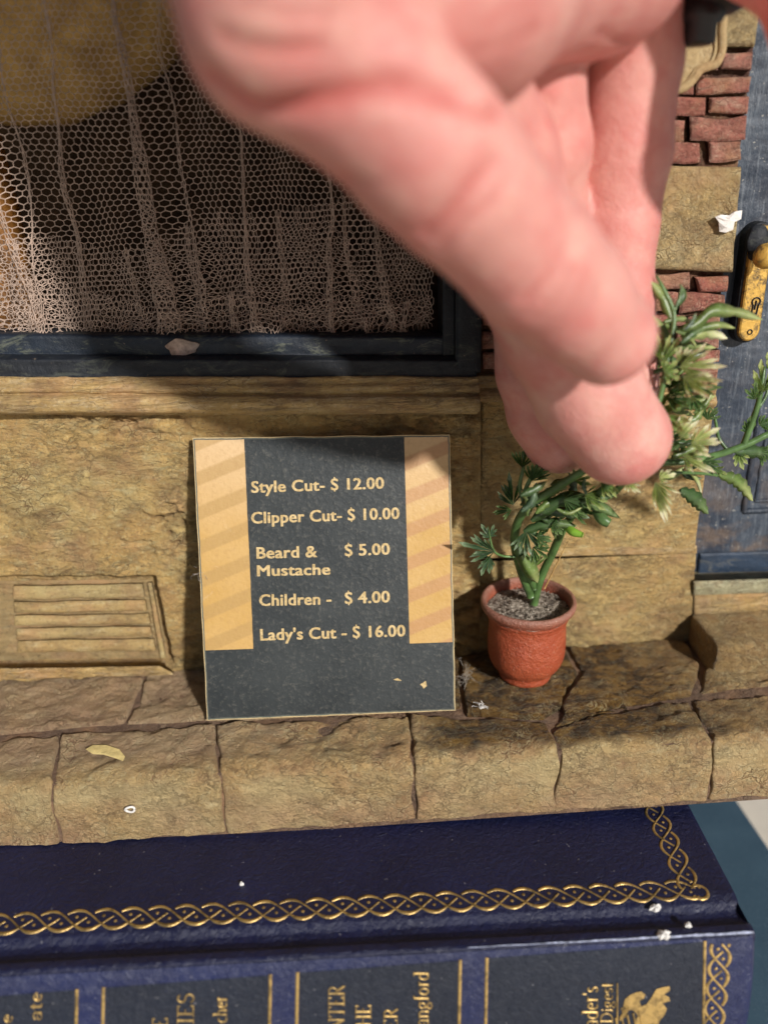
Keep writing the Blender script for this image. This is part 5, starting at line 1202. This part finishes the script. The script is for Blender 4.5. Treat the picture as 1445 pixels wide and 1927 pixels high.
o = mesh('table_top', [(-200, -150, zt_), (200, -150, zt_), (200, 150, zt_), (-200, 150, zt_), (-200, -150, zt_-3), (200, -150, zt_-3), (200, 150, zt_-3), (-200, 150, zt_-3)], [(0, 1, 2, 3), (4, 7, 6, 5), (0, 4, 5, 1), (1, 5, 6, 2), (2, 6, 7, 3), (3, 7, 4, 0)], M['table'], smooth=False, base=(0, 0, zt_))
o['kind'] = 'structure'

# ------------------------------------------------------------------ the hand
def smin(a, b, k):
    h = np.clip(0.5+0.5*(b-a)/k, 0, 1); return b*(1-h)+a*h-k*h*(1-h)
def cone(P, a, b, ra, rb):
    ab = b-a; t = np.clip(((P-a)@ab)/(ab@ab), 0, 1)
    return np.linalg.norm(P-a-t[..., None]*ab, axis=-1)-(ra+(rb-ra)*t)
def hp_(u, v, d, rpx=None, rcm=None): return (PD(u, v, d).astype(np.float32), np.float32(rcm if rcm is not None else rpx*d/FPX))
F_L = [[(540, 40, 6.3, 200), (700, 175, 6.5, 156), (800, 282, 6.7, 150), (862, 345, 6.95, 141), (1000, 492, 7.75, 124), (1075, 566, 8.2, 110), (1140, 632, 8.65, 93)],
       [(740, 20, 7.6, 160), (922, 300, 9.05, 126), (980, 480, 9.75, 109), (1044, 620, 10.2, 105), (1108, 740, 10.6, 102), (1167, 822, 10.95, 92)],
       [(930, -20, 9.0, 118), (990, 150, 9.6, 106), (1010, 280, 10.1, 98), (1012, 400, 10.7, 88), (1008, 560, 11.3, 82), (1020, 700, 11.8, 84), (1038, 770, 12.1, 84), (1054, 818, 12.3, 74)],
       [(1170, -60, 9.6, 112), (1180, 120, 10.2, 98), (1170, 290, 10.7, 88), (1150, 430, 11.1, 82), (1144, 560, 11.4, 80), (1158, 700, 11.7, 76), (1176, 790, 11.9, 62)],
       [(1100, -330, 8.4, 170), (1370, -215, 8.5, 150), (1540, -90, 8.45, 125), (1572, 0, 8.4, 118), (1572, 84, 8.4, 106)]]
PALM = [((560, 0, 6.3, 205), (840, -50, 7.3, 205)), ((840, -50, 7.3, 205), (1120, -105, 8.8, 170)), ((560, 0, 6.3, 205), (300, -900, 6.6, 420)), ((840, -50, 7.3, 205), (650, -1000, 7.4, 400)), ((1120, -105, 8.8, 170), (900, -1000, 8.4, 360))]
fing = [[hp_(*q) for q in f] for f in F_L]
palm = [(hp_(*a), hp_(*b)) for a, b in PALM]
wr0, wr1 = hp_(380, -1900, 7.0, rcm=2.2)[0], hp_(700, -1900, 8.0, rcm=2.2)[0]
fa = hp_(100, -3600, 7.5, rcm=2.6)[0]
def sdf(P):
    P = P.astype(np.float32); res = None
    for f in fing:
        d = None
        for (a, ra), (b, rb_) in zip(f, f[1:]):
            c_ = cone(P, a, b, ra, rb_); d = c_ if d is None else smin(d, c_, 0.12)
        res = d if res is None else smin(res, d, 0.025)
    pm = None
    for (a, ra), (b, rb_) in palm:
        c_ = cone(P, a, b, ra, rb_); pm = c_ if pm is None else smin(pm, c_, 0.5)
    for a, b, r1, r2 in ((palm[2][1][0], wr0, 1.9, 1.9), (palm[4][1][0], wr1, 2.0, 1.9), (palm[3][1][0], (wr0+wr1)/2, 1.9, 2.0), ((wr0+wr1)/2, fa, 2.3, 2.9)):
        pm = smin(pm, cone(P, a, b, np.float32(r1), np.float32(r2)), 0.6)
    return smin(res, pm, 0.09)
def hit(u, v):
    ds = np.linspace(4.2, 12.5, 900); pts = CC+ray(u, v)[None]*ds[:, None]; s_ = sdf(pts)
    k = np.argmax(s_ < 0); return pts[k] if s_[k] < 0 else None
CRE = [([(640, 330), (700, 345), (760, 330)], 0.014), ([(830, 470), (860, 430), (920, 380), (960, 330)], 0.022), ([(1000, 600), (1040, 560), (1075, 500)], 0.016), ([(905, 560), (960, 545), (1000, 500)], 0.012), ([(1120, 60), (1170, 80), (1230, 70)], 0.02), ([(1110, 300), (1160, 290), (1220, 300)], 0.016), ([(400, 150), (480, 205), (560, 200), (640, 178), (730, 163), (800, 175), (860, 182)], 0.05), ([(420, 70), (520, 95), (600, 88)], 0.03), ([(742, 447), (800, 440), (850, 395), (890, 350), (935, 300)], 0.035), ([(770, 470), (830, 455), (880, 410)], 0.022),
       ([(860, 180), (905, 215), (935, 205)], 0.04), ([(985, 560), (1030, 520), (1060, 470)], 0.02), ([(1080, 400), (1130, 385), (1200, 390)], 0.022), ([(1090, 455), (1140, 450), (1200, 445)], 0.018), ([(700, 0), (820, 70), (900, 95), (1000, 60)], 0.016), ([(450, 0), (540, 30), (640, 20), (720, -30)], 0.02), ([(1085, 660), (1120, 640), (1150, 600)], 0.012)]
allp = np.array([q[0] for f in fing for q in f]+[q[0] for pr in palm for q in pr]+[wr0, wr1])
lo, hi = allp.min(0)-2.5, allp.max(0)+2.5
hh = 0.075
nx_, ny_, nz_ = [int(v) for v in np.ceil((hi-lo)/hh)]
Fv = np.empty((nx_, ny_, nz_), np.float32)
ya, zz_ = lo[1]+hh*np.arange(ny_), lo[2]+hh*np.arange(nz_)
YY, ZZ = np.meshgrid(ya, zz_, indexing='ij')
for i in range(0, nx_, 8):
    xs = lo[0]+hh*np.arange(i, min(i+8, nx_)); Pq = np.empty((len(xs), ny_, nz_, 3), np.float32)
    Pq[..., 0] = xs[:, None, None]; Pq[..., 1] = YY; Pq[..., 2] = ZZ
    Fv[i:i+8] = sdf(Pq)
def surface_nets(F, lo, h):
    s_ = F < 0; nx, ny, nz = F.shape
    c = np.zeros((nx-1, ny-1, nz-1), np.int8)
    for a in (0, 1):
        for b in (0, 1):
            for d in (0, 1): c += s_[a:nx-1+a, b:ny-1+b, d:nz-1+d]
    act = (c > 0) & (c < 8); idx = -np.ones(act.shape, np.int64); ijk = np.argwhere(act); idx[act] = np.arange(len(ijk))
    acc = np.zeros((len(ijk), 3)); cnt = np.zeros(len(ijk)); cor = [(a, b, d) for a in (0, 1) for b in (0, 1) for d in (0, 1)]
    vals = {q: F[ijk[:, 0]+q[0], ijk[:, 1]+q[1], ijk[:, 2]+q[2]] for q in cor}
    for q in cor:
        for ax in range(3):
            if q[ax] == 0:
                r = list(q); r[ax] = 1; r = tuple(r); a, b = vals[q], vals[r]; m_ = (a < 0) != (b < 0)
                t = np.where(m_, a/np.where(m_, a-b, 1), 0); p = np.tile(np.array(q, float), (len(ijk), 1)); p[:, ax] += t
                acc[m_] += p[m_]; cnt[m_] += 1
    V = lo+h*(ijk+acc/cnt[:, None]); Q = []
    for ax in range(3):
        o = [a for a in range(3) if a != ax]; sl0 = [slice(None)]*3; sl1 = [slice(None)]*3; sl0[ax] = slice(0, -1); sl1[ax] = slice(1, None)
        ch = s_[tuple(sl0)] != s_[tuple(sl1)]; e = np.argwhere(ch)
        ok = (e[:, o[0]] > 0) & (e[:, o[1]] > 0) & (e[:, o[0]] < F.shape[o[0]]-1) & (e[:, o[1]] < F.shape[o[1]]-1); e = e[ok]
        neg = s_[tuple(e.T)]
        def cell(da, db): k = e.copy(); k[:, o[0]] += da; k[:, o[1]] += db; return idx[tuple(k.T)]
        qd_ = np.stack([cell(-1, -1), cell(0, -1), cell(0, 0), cell(-1, 0)], 1)
        fl = neg if ax != 1 else ~neg
        qd_[~fl] = qd_[~fl][:, ::-1]; Q.append(qd_)
    return V, np.concatenate(Q)
HV, HF = surface_nets(Fv, lo, hh)
# settle on the true surface, cut the creases
def grad(P, e=0.02):
    return np.stack([sdf(P+np.eye(3)[k]*e)-sdf(P-np.eye(3)[k]*e) for k in range(3)], -1)/(2*e)
gN = grad(HV); gN /= np.linalg.norm(gN, axis=1)[:, None]+1e-9
HV = HV-gN*sdf(HV)[:, None]
dep = np.zeros(len(HV))
for pts, w_ in CRE:
    h3 = [hit(*q) for q in pts]; h3 = [q for q in h3 if q is not None]
    if len(h3) < 2: continue
    Pl = smooth_path(np.array(h3), 40); near = (np.linalg.norm(HV-Pl.mean(0), axis=1) < 4)
    d2 = np.full(len(HV), 9.0)
    ii = np.where(near)[0]; d2[ii] = np.sqrt(((HV[ii, None]-Pl[None])**2).sum(-1)).min(1)
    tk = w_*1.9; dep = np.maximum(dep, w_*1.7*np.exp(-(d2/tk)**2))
HV = HV-gN*(dep+0.02*pn(HV[:, 0]*1.1, HV[:, 1]*1.1, HV[:, 2]*1.1))[:, None]
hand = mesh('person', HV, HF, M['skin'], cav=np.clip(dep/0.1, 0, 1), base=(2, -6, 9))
tag(hand, "bare pink hand of a person reaching down and pinching the plastic plant's leaves", 'person')
print('hand faces', len(HF), 'net', no)
